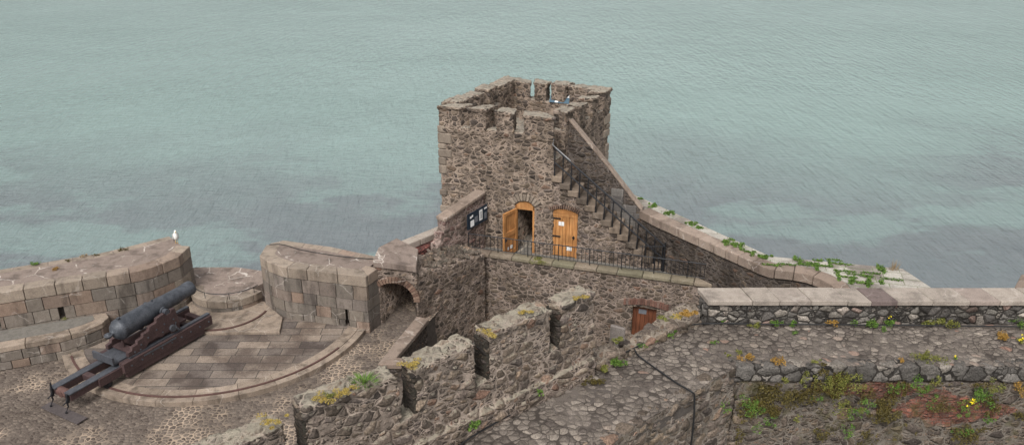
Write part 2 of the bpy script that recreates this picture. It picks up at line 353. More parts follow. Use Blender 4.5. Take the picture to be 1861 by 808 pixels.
def ashlar(bm, path, levels, depth=.35, lmin=.4, lmax=.9, gap=.018, holes=(), jit=.008, topslope=0):
    """courses of separate bevelled blocks following a path (left normal points into the wall)"""
    for ci, (z0, z1) in enumerate(zip(levels, levels[1:])):
        t = -rnd.uniform(0, .3)
        while t < path.L:
            L = rnd.uniform(lmin, lmax); a = max(0, t); b = min(path.L, t + L)
            if path.L - b < .18: b = path.L; L = b - t + .01
            hs_ = [h for h in holes if h[0] == ci and a < h[1] + h[2] and b > h[1]]
            if b - a > .05:
              spans = [(a, b)] if not hs_ else [(a, hs_[0][1]), (hs_[0][1] + hs_[0][2], b)]
              for a, b in spans:
                if b - a < .03: continue
                j = rnd.uniform(-jit, jit)
                prism(bm, path.poly(a + gap / 2, b - gap / 2, j, depth), z0 + gap / 2, z1 - gap / 2 + rnd.uniform(-.003, .003), tone=(rnd.random(), rnd.random(), rnd.random()))
            t += L
def smoothpath(pts, k=3):
    out = []
    P4 = [Vector(p) for p in pts]; P4 = [P4[0] * 2 - P4[1]] + P4 + [P4[-1] * 2 - P4[-2]]
    for i in range(1, len(P4) - 2):
        a, b, c, d = P4[i - 1:i + 3]
        for j in range(k):
            t = j / k; out.append(.5 * ((2 * b) + (c - a) * t + (2 * a - 5 * b + 4 * c - d) * t * t + (3 * b - a - 3 * c + d) * t ** 3))
    out.append(P4[-2]); return out

ZB, ZT, ZW, ZC = 5.9, 6.6, 10.0, 3.7       # battery, terrace, wall walk, lower court

# ------------------------------------------------------------------ sea
def build_sea():
    bm = bmesh.new(); bmesh.ops.create_grid(bm, x_segments=1, y_segments=1, size=6000)
    g = G('sea water'); co = g.co
    warp = g.vm('ADD', co, g.vm('MULTIPLY', g.vm('SUBTRACT', g.noise(co, .05, 3, out=1), (.5, .5, .5)), (14, 14, 0)))
    y = g.sep(warp, 1); x = g.sep(warp, 0)
    deep = g.ss(g.m('ADD', y, g.m('MULTIPLY', g.m('SUBTRACT', g.noise(co, .06, 4, .6), .5), 26)), 42, 76)
    weed = g.ss(g.noise(g.vm('ADD', g.vm('MULTIPLY', co, (1, 1.6, 1)), (3, 31, 0)), .045, 6, .62), .43, .50)
    weedc = g.mix(g.noise(co, .5, 4, .6), (.11, .132, .14), (.172, .19, .197))
    sand = g.mix(g.ss(g.noise(co, .06, 4), .3, .7), (.195, .275, .255), (.212, .295, .274))
    c = g.mix(g.m('MULTIPLY', g.m('SUBTRACT', 1.0, deep), g.fmix(weed, .45, 1.0)), sand, weedc)
    g.set(g.b.inputs['IOR'], 1.333)
    # ripples: long crests running out to sea, crossed by finer chop
    v1 = g.vm('MULTIPLY', co, (2.1, .42, 1)); v2 = g.n('ShaderNodeMapping', {'Vector': co, 'Rotation': (0, 0, .5), 'Scale': (.8, 2.2, 1)}).outputs[0]
    w1 = g.noise(v1, 1.0, 4, .6); w2 = g.noise(v2, 1.1, 3, .55); w3 = g.noise(co, 7, 2, .6); w4 = g.noise(g.vm('MULTIPLY', co, (.35, .12, 1)), 1, 3)
    gust = g.ss(g.noise(g.vm('MULTIPLY', co, (.02, .05, 1)), 1, 3), .3, .7, .8, 1.1)
    h = g.m('ADD', g.m('MULTIPLY', w1, 1.1), g.m('MULTIPLY', w2, .35)); h = g.m('ADD', h, g.m('MULTIPLY', w3, .05)); h = g.m('ADD', h, g.m('MULTIPLY', w4, .9))
    g.bump(g.m('MULTIPLY', h, gust), .29, 1.0)
    g.fin(c, .16, .5)
    o = link('sea', bm, g.mat); tag(o, kind='structure'); o.location = (0, 3000, 0)
    # object coords = world coords minus (0,3000): shift masks back
    for n in g.t.nodes:
        pass
    return o
sea = build_sea()
sea.location = (0, 0, 0)

# ------------------------------------------------------------------ battery ground
def grid_poly(name, poly, z, mat, step, kind='structure', zf=None):
    """flat sheet of a polygon, cut into a grid so that its stones can stand up"""
    bm = newbm(); vs = [bm.verts.new((p[0], p[1], z)) for p in poly]; bm.faces.new(vs); bmesh.ops.recalc_face_normals(bm, faces=bm.faces)
    if bm.faces[:][0].normal.z < 0: bmesh.ops.reverse_faces(bm, faces=bm.faces)
    xs = [p[0] for p in poly]; ys = [p[1] for p in poly]
    x = min(xs) + step
    while x < max(xs):
        bmesh.ops.bisect_plane(bm, geom=bm.verts[:] + bm.edges[:] + bm.faces[:], plane_co=(x, 0, 0), plane_no=(1, 0, 0)); x += step
    y = min(ys) + step
    while y < max(ys):
        bmesh.ops.bisect_plane(bm, geom=bm.verts[:] + bm.edges[:] + bm.faces[:], plane_co=(0, y, 0), plane_no=(0, 1, 0)); y += step
    if zf:
        for v in bm.verts: v.co.z += zf(v.co.x, v.co.y)
    o = link(name, bm, mat, smooth=True); restattr(o.data); return tag(o, kind=kind)
und = lambda x, y: .02 * noise.noise((x * .7, y * .7, 0))
grid_poly('ground', [(-22, 8), (-3.2, 8), (-3.2, 20.95), (-3.95, 20.95), (-3.05, 23.7), (-2.95, 24.3), (-1.6, 28), (-4.4, 28), (-5.0, 24.6), (-9, 27), (-14, 26.5), (-22, 24)], ZB, M['cobble'], .07, zf=und)
bm = newbm(); prism(bm, [(-22, 8), (-3.25, 8), (-3.25, 20.9), (-4.0, 20.9), (-3.1, 23.7), (-3, 24.3), (-1.7, 28), (-4.4, 28), (-5.0, 24.6), (-9, 26.5), (-14, 26), (-22, 24)], -1, ZB - .06)
tag(link('terrain', bm, M['core']), kind='structure')
bm = newbm(); prism(bm, [(-3.2, 8), (16, 8), (16, 21), (9, 21), (7.5, 25), (-1, 28), (-3.2, 24)], ZC - .5, ZC); tag(link('courtyard', bm, M['tread']), kind='structure')

# ------------------------------------------------------------------ gun platform
C0 = Vector((-9.79, 24.72))
def arc(c, r, a0, a1, n): return [(c[0] + r * math.cos(R(a0 + (a1 - a0) * i / n)), c[1] + r * math.sin(R(a0 + (a1 - a0) * i / n))) for i in range(n + 1)]
plat = thing('gun_platform', 'raised stone flagged gun platform with curved kerb around the cannon', 'platform', (C0.x, C0.y, ZB))
bm = newbm(); prism(bm, arc(C0, 4.385, 200, 352, 50) + [(-5.0, 24.3), (-7.6, 25.1), (-8.5, 26), (-12, 26), (-13.6, 24)], ZB - .1, ZB + .15); link('paving', bm, M['flag'], plat)
bm = newbm(); kp = Path(arc(C0, 5.0, 203, 351, 74)); L = kp.L; t = 0
while t < L - .2:
    b = min(L, t + rnd.uniform(1.0, 1.35)); prism(bm, kp.poly(t + .006, b - .006, 0, .235), ZB - .1, ZB + .15 + rnd.uniform(0, .006), tone=(rnd.random(), rnd.random(), 0)); prism(bm, kp.poly(t + .006, b - .006, .247, .61), ZB - .1, ZB + .158 + rnd.uniform(0, .006), tone=(rnd.random(), rnd.random(), 0)); t = b
M['kerb'] = granite('kerb stone', [(0, (.255, .2, .155)), (1, (.32, .255, .2))], .7, .25)
link('kerb', bm, M['kerb'], plat, bevel=.008)
for nm, c_, r_, a0, a1 in (('racer_rail', C0, 4.757, 213, 334), ('racer_rail', Vector((-10.0, 25.15)), 1.58, 262, 350)):
    bm = newbm(); q = Path(arc(c_, r_, a0, a1, 40)); zz = ZB + (.15 if r_ > 3 else .235)
    prism(bm, q.poly(0, q.L, -.03, .03), zz - .03, zz + .04); link(nm, bm, M['rust'], plat)
bm = newbm(); sl = [(-11.2, 23.75), (-9.96, 23.43), (-7.62, 23.5), (-7.76, 24.45), (-8.7, 25.6), (-11.4, 25.6)]
prism(bm, sl, ZB - .1, ZB + .235, tone=(.4, .5, .5)); link('pivot_slab', bm, M['kerb'], plat, bevel=.01)

# ------------------------------------------------------------------ battery parapets
def battery(name, label, front, back, z0, levels, cap, holes=(), capw=.48, topz=None):
    fp = Path(front); cx = sum(p[0] for p in front) / len(front); cy = sum(p[1] for p in front) / len(front)
    t = thing(name, label, 'parapet', (cx, cy, z0))
    bm = newbm(); ashlar(bm, fp, levels, .32, .42, .95, holes=holes, jit=.012); link('wall', bm, M['ashlar'], t, bevel=.012)
    zc = levels[-1]; zt = topz or zc + cap
    bm = newbm(); ashlar(bm, fp, [zc, zt], capw, .55, 1.15, jit=.006)
    link('coping', bm, M['coping'], t, bevel=.015)
    inner = fp.poly(0, fp.L, .30, .30)[:len(front)]
    inner = [tuple(p + n * .3) for p, n in zip(fp.p, fp.n)]
    bm = newbm(); prism(bm, inner + list(back), z0 - 5, zc - .02); link('core', bm, M['core'], t)
    inner2 = [tuple(p + n * (capw + .005)) for p, n in zip(fp.p, fp.n)]
    bp = Path(back)        # outer coping
    outw = .34
    inb = [tuple(p + n * (outw + .005)) for p, n in zip(bp.p, bp.n)]
    bm = newbm(); prism(bm, inner + list(back), zc - .019, zt - .012); paint(bm, bm.faces); link('top', bm, M['ctop'], t)
    bm = newbm(); ashlar(bm, bp, [zc - .2, zt + .004], outw, .6, 1.2); link('outer_coping', bm, M['coping'], t, bevel=.015)
    return t
LF = [(-17.6, 22.0), (-15.88, 22.72), (-13.76, 23.59), (-12.5, 24.1), (-11.91, 24.5), (-11.32, 25.33), (-11.25, 26.21)]
LF = [tuple(v) for v in smoothpath([Vector((*p, 0)) for p in LF[:-1]], 3)]; LF = [(p[0], p[1]) for p in LF] + [(-11.25, 26.21)]
battery('gun_battery_parapet', 'long pinkish granite parapet with cracked top where the gull stands', LF, [(-12.29, 27.03), (-13.43, 26.1), (-14.19, 25.55), (-16.81, 24.34), (-18.3, 23.7)], ZB,
        [ZB, ZB + .42, ZB + .84, ZB + 1.26, 7.6], .4, holes=[(2, 1.35, .3), (2, 3.3, .16)])
RFr = [(-8.59, 26.3), (-8.59, 25.41), (-8.2, 24.95), (-7.81, 24.67), (-7.57, 24.52), (-4.72, 23.80), (-4.42, 24.45)]
battery('gun_battery_parapet', 'block-like granite parapet between the round embrasure and the brick arch', RFr, [(-4.42, 25.25), (-6.3, 26.12), (-8.1, 26.66), (-8.5, 26.4)], ZB,
        [ZB, ZB + .4, ZB + .8, ZB + 1.2, 7.6], .4, holes=[(0, 4.35, .14), (1, 4.38, .08)])
# round embrasure
ea = arc((-10.0, 26.15), 1.34, 188, 338, 24)
t = thing('embrasure_sill', 'low rounded granite sill with cracked top in front of the cannon muzzle', 'parapet', (-10, 26.1, ZB))
ep = Path(ea)
bm = newbm(); ashlar(bm, ep, [ZB + .1, ZB + .36], .3, .7, 1.1); link('wall', bm, M['ashlar'], t, bevel=.012)
bm = newbm(); ashlar(bm, ep, [ZB + .36, ZB + .64], .42, .7, 1.0); link('coping', bm, M['coping'], t, bevel=.015)
bm = newbm(); prism(bm, [tuple(p + n * .425) for p, n in zip(ep.p, ep.n)] + [(-8.55, 26.6), (-9.18, 27.2), (-10.2, 27.5), (-11.71, 27.5), (-12.1, 27.2), (-11.5, 26.1)], 0, ZB + .63); paint(bm, bm.faces)
link('top', bm, M['ctop'], t)
# low railing on the sill
t = thing('sill_rail', 'thin dark curved iron rail on short pins along the rounded sill', 'railing', (-10, 26.1, ZB + .64))
rp = [Vector((x, y, ZB + .84)) for x, y in arc((-10.0, 26.25), 1.27, 205, 332, 16)]
bm = newbm(); tube(bm, rp, .013); link('rail', bm, M['iron'], t)
for i in (1, 5, 10, 15):
    bm = newbm(); tube(bm, [rp[i] + Vector((0, 0, -.22)), rp[i]], .011); link('pin', bm, M['iron'], t)
# gun step
t = thing('gun_step', 'low rounded stone ledge below the long parapet left of the cannon', 'ledge', (-15, 22.5, ZB))
sf = [(-17.6, 20.8), (-15.57, 21.61), (-14.0, 22.26), (-13.45, 22.70), (-13.15, 23.1), (-13.1, 23.5), (-13.4, 23.9)]
sp = Path(sf)
bm = newbm(); ashlar(bm, sp, [ZB, ZB + .28, ZB + .6], .3, .45, .8, jit=.01); link('wall', bm, M['ashlar'], t, bevel=.012)
bm = newbm(); ashlar(bm, sp, [ZB + .6, ZB + .8], .4, .8, 1.4); link('coping', bm, M['copingd2'] if 'copingd2' in M else M['kerb'], t, bevel=.015)
bm = newbm(); prism(bm, [tuple(p + n * .405) for p, n in zip(sp.p, sp.n)] + [(-13.7, 24.0), (-17.9, 22.3)], ZB - .1, ZB + .79); link('top', bm, M['tread'], t)
bm = newbm(); prism(bm, [tuple(p + n * .2) for p, n in zip(sp.p, sp.n)] + [(-13.7, 24.0), (-17.9, 22.3)], ZB - .1, ZB + .62); link('core', bm, M['core'], t)
# ring bolt on the ledge
q = P(54, 632, ZB + .7)
t = thing('mooring_ring', 'rusty iron ring with a loose rod on the edge of the stone ledge', 'iron ring', q)
bm = newbm(); tube(bm, [(.0 + .09 * math.cos(a * .5), -.06, .0 + .09 * math.sin(a * .5)) for a in range(13)], .016); link('ring', bm, M['rust'], t)
bm = newbm(); tube(bm, [(-.5, .25, .12), (-.02, -.03, .13), (0, -.05, .28)], .016); tube(bm, [(0, -.05, .13), (.02, -.07, -.28)], .02); link('rod', bm, M['rust'], t)

# ------------------------------------------------------------------ cannon
AZ = R(61.5)
gun = thing('cannon', 'dark iron muzzle-loading cannon on a red-brown stepped carriage and long sloping slide', 'cannon', (-11.8, 21.4, ZB), AZ)
def gl(name, bm, m, par=None, smooth=False, bevel=0):
    o = link(name, bm, M[m], None, smooth, bevel=bevel); o.parent = par or gun; return o
bm = newbm()
lathe_x(bm, [(-.36, .02), (-.35, .07), (-.30, .095), (-.24, .09), (-.20, .065), (-.16, .07), (-.13, .15), (-.08, .22), (-.02, .27), (.04, .30), (.06, .325), (.16, .328), (.18, .318), (1.1, .308), (1.14, .298), (1.17, .285), (1.72, .268), (1.75, .255), (2.4, .228), (2.6, .225), (2.63, .24), (2.74, .24), (2.82, .238), (2.86, .22), (2.87, .10), (2.6, .095), (2.55, .02)], 48)
brl = gl('barrel', bm, 'gun', smooth=True); brl.location = (0, 0, 1.5); brl.rotation_euler = (0, R(-3.5), 0)
brl.data.shade_auto_smooth() if hasattr(brl.data, 'shade_auto_smooth') else None
bm = newbm(); tube(bm, [(1.45, -.5, -.02), (1.45, .5, -.02)], .09, 16)
tube(bm, [(1.45, -.36, -.02), (1.45, -.30, -.02)], .13, 16); o = gl('trunnion', bm, 'gun', brl)
bm = newbm(); tube(bm, [(-.28 + .1 * math.cos(a * math.pi / 8), .0 + .1 * math.sin(a * math.pi / 8), .02) for a in range(17)], .03, 8); tube(bm, [(-.28, -.1, 0), (-.28, .1, 0)], .045, 10); gl('breeching_loop', bm, 'steel', brl)
bm = newbm(); box(bm, .12, .2, -.04, .04, .31, .38); box(bm, 1.35, 1.4, -.02, .02, .26, .33); gl('sight', bm, 'gun', brl)
bm = newbm(); box(bm, .1, .17, -.335, -.28, .05, .13); gl('sight_bracket', bm, 'steel', brl)
CH = [(-.12, .80), (-.12, .95), (.02, .97), (.05, 1.06), (.24, 1.08), (.26, 1.17), (.46, 1.19), (.48, 1.28), (.70, 1.30), (.72, 1.40), (1.0, 1.43), (1.02, 1.55), (1.32, 1.59), (1.36, 1.50), (1.54, 1.50), (1.58, 1.60), (1.72, 1.58), (1.80, 1.1), (1.78, .80), (1.45, .80), (1.42, .90), (1.2, .93), (1.12, .86), (.95, .94), (.62, .94), (.5, .80)]
for s in (-1, 1):
    bm = newbm(); y0 = s * .40; y1 = s * .52
    a = [bm.verts.new((x, y0, z)) for x, z in CH]; b = [bm.verts.new((x, y1, z)) for x, z in CH]
    bm.faces.new(a); bm.faces.new(b[::-1])
    for i in range(len(CH)): bm.faces.new((a[i], b[i], b[(i + 1) % len(CH)], a[(i + 1) % len(CH)]))
    bmesh.ops.recalc_face_normals(bm, faces=bm.faces); ch = gl('carriage_cheek', bm, 'red', bevel=.008)
    bm = newbm()
    for x, z in [(.1, .88), (.35, 1.0), (.62, 1.1), (.95, 1.2), (1.25, 1.25), (1.6, 1.25), (1.5, 1.02), (1.15, 1.02), (.3, .86)]: tube(bm, [(x, s * .51, z), (x, s * .545, z)], .026, 8)
    gl('bolt', bm, 'steel', ch)
    bm = newbm(); tube(bm, [(1.5, s * .52, 1.0), (1.5, s * .60, 1.0)], .11, 14); tube(bm, [(1.66, s * .52, 1.12), (1.6, s * .58, .98), (1.68, s * .58, .86)], .035, 6); gl('truck_roller', bm, 'steel', ch)
    # slide beams
    bm = newbm(); box(bm, -.40, 2.95, s * .40, s * .62, .42, .74); box(bm, -.32, 2.6, s * .43, s * .60, .24, .42); sb = gl('slide_beam', bm, 'red', bevel=.01)
    bm = newbm(); box(bm, -.1, 2.96, s * .42, s * .54, .742, .80); gl('iron_strip', bm, 'steel', sb)
    bm = newbm()
    for i in range(9): tube(bm, [(-.15 + i * .37, s * .61, .58), (-.15 + i * .37, s * .645, .58)], .028, 8)
    box(bm, .3, 1.5, s * .62, s * .635, .64, .69); gl('bolt', bm, 'steel', sb)
    bm = newbm(); box(bm, -2.02, .1, s * .20, s * .42, .40, .60); box(bm, -1.15, -.4, s * .42, s * .50, .36, .62); rb = gl('rear_beam', bm, 'red', bevel=.01)
    bm = newbm(); box(bm, -2.05, .0, s * .20, s * .44, .602, .635); gl('iron_strip', bm, 'steel', rb)
    bm = newbm(); tube(bm, [(-.88, s * .30, .31), (-.88, s * .46, .31)], .14, 20); tube(bm, [(-.88, s * .2, .31), (-.88, s * .5, .31)], .045, 10); gl('wheel', bm, 'iron')
    bm = newbm()
    tube(bm, [(-2.06, s * .34, .78 if s > 0 else .62), (-2.08, s * .34, .5), (-2.12, s * .34, .42), (-2.1, s * .34, .25), (-2.2, s * .34, .1)], .024, 6); box(bm, -2.1, -2.05, s * .30, s * .38, .36, .62); tube(bm, [(-2.1, s * .34, .42), (-2.24, s * .34, .36)], .018, 6)
    gl('hanger_rod', bm, 'iron')
for x in (-1.2, -.3, .9, 2.2, 2.72):
    bm = newbm(); box(bm, x, x + .18, -.40, .40, .45, .62); gl('crosspiece', bm, 'red', bevel=.01)
bm = newbm(); tube(bm, [(-1.92, -.2, .5), (-1.92, .2, .5)], .13, 20); tube(bm, [(-2.0, 0, .5), (-2.06, 0, .5)], .09, 16); gl('rear_roller', bm, 'rust')
bm = newbm(); box(bm, -.55, .12, -.40, .40, .74, .79); box(bm, -.58, -.52, -.40, .5, .74, .98); gl('rear_tray', bm, 'steel')
bm = newbm(); tube(bm, [(.12, 0, .62), (.12, 0, 1.12)], .05, 10); box(bm, .0, .24, -.35, .35, .84, .90); gl('elevating_screw', bm, 'red')
bm = newbm(); box(bm, 1.2, 2.3, -.2, .2, .75, .83); box(bm, .4, 1.7, -.4, .4, .80, .86); gl('transom', bm, 'red')
bm = newbm(); box(bm, -2.36, -2.04, -1.02, .58, .035, .07)
o = gl('footboard', bm, 'plate', bevel=.004); 
bm = newbm(); tube(bm, [(-2.2, -.34, .07), (-2.2, -.34, .12)], .03, 6); tube(bm, [(-2.2, .34, .07), (-2.2, .34, .12)], .03, 6)
box(bm, -2.3, -2.1, -.9, -.85, 0, .035); box(bm, -2.3, -2.1, .45, .5, 0, .035); gl('board_bracket', bm, 'iron', o)

# ------------------------------------------------------------------ gull
q = P(321, 441, 8.01)
gull = thing('seagull', 'white gull perched on the corner of the long granite parapet', 'bird', q)
def ellip(bm, c, r, seg=16, rings=10, tilt=0):
    m = bmesh.ops.create_uvsphere(bm, u_segments=seg, v_segments=rings, radius=1)
    for v in m['verts']:
        x, y, z = v.co.x * r[0], v.co.y * r[1], v.co.z * r[2]
        y, z = y * math.cos(tilt) - z * math.sin(tilt), y * math.sin(tilt) + z * math.cos(tilt)
        v.co = Vector((x + c[0], y + c[1], z + c[2]))
# facing right and a little towards the camera; x across, y away; a standing body with the head drawn in
bm = newbm(); ellip(bm, (0, 0, .27), (.105, .125, .17), tilt=.35); ellip(bm, (0, -.055, .40), (.062, .068, .085)); ellip(bm, (.0, -.08, .485), (.052, .06, .052)); ellip(bm, (0, .1, .13), (.05, .06, .10), tilt=.5)
me_o = link('t', bm, M['gullw']); rm = me_o.modifiers.new('r', 'REMESH'); rm.mode = 'VOXEL'; rm.voxel_size = .013
sm = me_o.modifiers.new('s', 'SMOOTH'); sm.iterations = 6
dg = bpy.context.evaluated_depsgraph_get(); dg.update(); mm = bpy.data.meshes.new_from_object(me_o.evaluated_get(dg)); bpy.data.objects.remove(me_o); mm.shade_smooth()
o = bpy.data.objects.new('body', mm); col.objects.link(o); o.parent = gull
for s in (-1, 1):
    bm = newbm(); ellip(bm, (s * .095, .035, .25), (.028, .075, .155), tilt=.45); w = link('wing', bm, M['gullg'], None, True); w.parent = gull
    bm = newbm(); ellip(bm, (s * .055, .125, .095), (.018, .03, .085), tilt=.5); w2 = link('wing_tip', bm, M['gullb'], None, True); w2.parent = w
    bm = newbm(); tube(bm, [(s * .035, -.0, .14), (s * .035, -.01, .012)], .008); 
    for k in (-.5, 0, .5): tube(bm, [(s * .035, -.01, .01), (s * .035 + .03 * math.sin(k), -.01 - .045 * math.cos(k), .004)], .005, 5)
    w = link('leg', bm, M['beak'], None); w.parent = gull
    bm = newbm(); ellip(bm, (s * .045, -.11, .495), (.006, .007, .007), 8, 6); w = link('eye', bm, M['gullb'], None, True); w.parent = gull
bm = newbm(); tube(bm, [(0, -.13, .483), (0, -.17, .476), (0, -.19, .462)], [.016, .011, .004]); w = link('beak', bm, M['beak'], None, True); w.parent = gull
gull.rotation_euler = (0, 0, R(35)); gull.scale = (.85, .85, .95)

# ------------------------------------------------------------------ arch gateway and rubble pier
t = thing('arched_gateway', 'low arched passage with brick ring and broken rubble top beside the granite parapet', 'gateway', (-3.0, 25.2, ZB))
bm = newbm()
prism(bm, [(-4.52, 24.42), (-3.15, 24.47), (-3.1, 25.6), (-4.4, 25.5)], ZB - .5, [8.05, 7.8, 7.8, 8.05]); prism(bm, [(-4.5, 25.3), (-3.1, 25.3), (-2.6, 27.0), (-4.1, 26.9)], ZB - .5, [7.75, 7.75, 7.35, 7.3])                     # block over the passage
prism(bm, [(-3.27, 24.42), (-1.0, 27.45), (-1.7, 28.6), (-3.1, 27.0)], 2, [7.7, 7.05, 7.1, 7.3])                         # pier
cut = newbm()
pd = Vector((.27, .96)).normalized(); a0 = Vector((-4.50, 24.0)); wA = 1.15; side = Vector((.99, .05))
prof = [(0, ZB - .05), (1.16, ZB - .05)] + [(.44 + .72 * math.cos(R(a)), 6.74 + .72 * math.sin(R(a))) for a in (0, 20, 40, 60, 80, 100, 115)] + [(0, 7.3)]
va = [cut.verts.new((*(a0 + side * s_ - pd * .5), z)) for s_, z in prof]; vb = [cut.verts.new((*(a0 + side * s_ + pd * 2.9), z)) for s_, z in prof]
cut.faces.new(va[::-1]); cut.faces.new(vb)
for i in range(len(prof)): j = (i + 1) % len(prof); cut.faces.new((va[i], va[j], vb[j], vb[i]))
solid('wall', bm, M['terr'], .05, t, cut, jag=.05)
bm = newbm()          # brick ring
for i in range(17):
    k = i / 16; a_ = R(122 - k * 120); cx_, cz_ = .44, 6.74; r0, r1 = .72, .93
    if k > .93: pass
    da = R(3.2); pts = []
    for aa, rr in ((a_ - da, r0), (a_ - da, r1), (a_ + da, r1), (a_ + da, r0)): pts.append((cx_ + rr * math.cos(aa) , cz_ + rr * math.sin(aa)))
    fr = [bm.verts.new((*(Vector((-4.44, 24.37)) + side * s_), z)) for s_, z in pts]; bk = [bm.verts.new((*(Vector((-4.44, 24.8)) + side * s_), z)) for s_, z in pts]
    fs = [bm.faces.new(fr), bm.faces.new(bk[::-1])] + [bm.faces.new((fr[i2], bk[i2], bk[(i2 + 1) % 4], fr[(i2 + 1) % 4])) for i2 in range(4)]; paint(bm, fs)
bmesh.ops.recalc_face_normals(bm, faces=bm.faces); link('brick_arch', bm, M['brick'], t, bevel=.006)
bm = newbm(); prism(bm, [(-4.55, 24.36), (-3.15, 24.40), (-3.2, 25.6), (-4.0, 26.15), (-4.5, 25.3)], [8.06, 7.84, 7.95, 8.1, 8.1], [8.33, 8.06, 8.15, 8.32, 8.36]); paint(bm, bm.faces); link('capstone', bm, M['ctop'], t, bevel=.02)
bm = newbm(); prism(bm, [(-4.5, 24.62), (-4.38, 24.62), (-3.72, 27.1), (-3.95, 27.2)], ZB - .1, 7.5); solid('inner_wall', bm, M['plaster'], .05, t, jag=.06)
bm = newbm(); rnd2 = random.Random(3)
for i in range(95):      # tumbled stones on top of the pier
    k = rnd2.random(); l = rnd2.random(); p = Vector((-3.1, 24.75)).lerp(Vector((-1.15, 27.4)), k).lerp(Vector((-3.0, 26.9)).lerp(Vector((-1.9, 28.1)), k), l)
    z = 7.62 - .5 * k - .15 * l * (1 - k) + .03; s_ = rnd2.uniform(.1, .22)
    m_ = bmesh.ops.create_icosphere(bm, subdivisions=1, radius=s_)
    ax = rnd2.uniform(0, 3); 
    for v in m_['verts']:
        x, y = v.co.x * rnd2.uniform(.8, 1.25), v.co.y * .7; v.co = Vector((x * math.cos(ax) - y * math.sin(ax) + p.x, x * math.sin(ax) + y * math.cos(ax) + p.y, v.co.z * .55 + z + rnd2.uniform(-.01, .01)))
solid('broken_top', bm, M['mound'], .035, t, jag=.03, jagsc=8)

# stairwell parapet
t = thing('stairwell_parapet', 'low coped wall edging the cobbles in front of the arched passage', 'parapet', (-3.5, 22, ZB))
swp = [(-3.0, 23.75), (-3.95, 21.05), (-2.2, 20.9)]
pp = Path(swp[::-1][::-1]); q_ = [tuple(p) for p in pp.p]
bm = newbm(); prism(bm, [(-3.08, 23.8), (-2.78, 23.7), (-3.55, 21.33), (-2.0, 21.2), (-2.0, 20.9), (-3.92, 21.05)], ZC - .5, ZB + .45); solid('wall', bm, M['dark'], .045, t)
bm = newbm(); cp = Path([(-3.14, 23.84), (-4.0, 21.0), (-2.0, 20.84)])
prism(bm, [(-3.14, 23.86), (-2.72, 23.7), (-3.1, 22.52), (-3.52, 22.65)], ZB + .46, ZB + .62, tone=(.3, .5, 0)); prism(bm, [(-3.525, 22.64), (-3.105, 22.51), (-3.49, 21.36), (-4.0, 21.0)], ZB + .46, ZB + .62, tone=(.7, .3, 0)); prism(bm, [(-3.99, 20.99), (-3.48, 21.355), (-1.9, 21.25), (-1.9, 20.83)], ZB + .46, ZB + .62, tone=(.1, .8, 0))
link('coping', bm, M['curt'], t, bevel=.02)

# ------------------------------------------------------------------ sea tower
TL, TF, TR, TB = (-2.75, 29.72), (1.51, 28.33), (3.95, 32.45), (-.13, 34.7)
TZ = {0: 12.15, 1: 11.97, 2: 12.05, 3: 12.05}
tw = thing('sea_tower', 'square rubble stone tower with battlements standing at the water edge', 'tower', (.6, 31.2, 0))
corners = [Vector(TL), Vector(TF), Vector(TR), Vector(TB)]
cen = sum(corners, Vector((0, 0))) / 4
def inset(k, d):    # corner k moved inwards by d
    a = (corners[(k + 1) % 4] - corners[k]).normalized(); b = (corners[(k - 1) % 4] - corners[k]).normalized(); return corners[k] + (a + b) * d / abs(a.x * b.y - a.y * b.x)
SILL = 11.32
bm = newbm(); prism(bm, [tuple(c) for c in corners], -1, 10.4)
TH = .55; ins = [inset(k, TH) for k in range(4)]
for k in range(4):
    a, b, c_, d = corners[k], corners[(k + 1) % 4], ins[(k + 1) % 4], ins[k]
    if k == 1:       # side to the right: gap for the stair near the front corner
        s0 = .17; a = a.lerp(b, s0); d = d.lerp(c_, s0 * .6)
    prism(bm, [tuple(a), tuple(b), tuple(c_), tuple(d)], 10.2, SILL)
cut = newbm()       # left doorway
dn = Vector((-.31, -.951)); dd = Vector((.951, -.31))
def onw(s, off=0.0): p = Vector(TF) - dd * s - Vector((-.31, -.951)) * 0 + Vector((.31, .951)) * off; return p     # s metres left of the front corner, off metres behind the face
def doorcut(cut, c0, c1, z0, z1, rise, depth, front=.3):
    pr = [(c0, z0), (c1, z0), (c1, z1), (c1 * .75 + c0 * .25, z1 + rise * .75), (c0 * .5 + c1 * .5, z1 + rise), (c0 * .75 + c1 * .25, z1 + rise * .75), (c0, z1)]
    A = [cut.verts.new((*onw(s, -front), z)) for s, z in pr]; B = [cut.verts.new((*onw(s, depth), z)) for s, z in pr]
    cut.faces.new(A); cut.faces.new(B[::-1])
    for i in range(len(pr)): j = (i + 1) % len(pr); cut.faces.new((A[i], B[i], B[j], A[j]))
# door 1 spans u 932..971 ; door 2 spans u 1000..1048
def s_of(u):        # distance left of the front corner on the face seen at column u
    q = PL(u, 420, TF, TL); return (Vector(TF) - Vector((q.x, q.y))).dot(dd)
d1a, d1b = s_of(971), s_of(936); d2a, d2b = s_of(1048.5), s_of(1000)
doorcut(cut, d1a, d1b, ZT - .02, 8.50, .2, 3.2)
solid('wall', bm, M['tower'], .055, tw, cut, jag=.03)
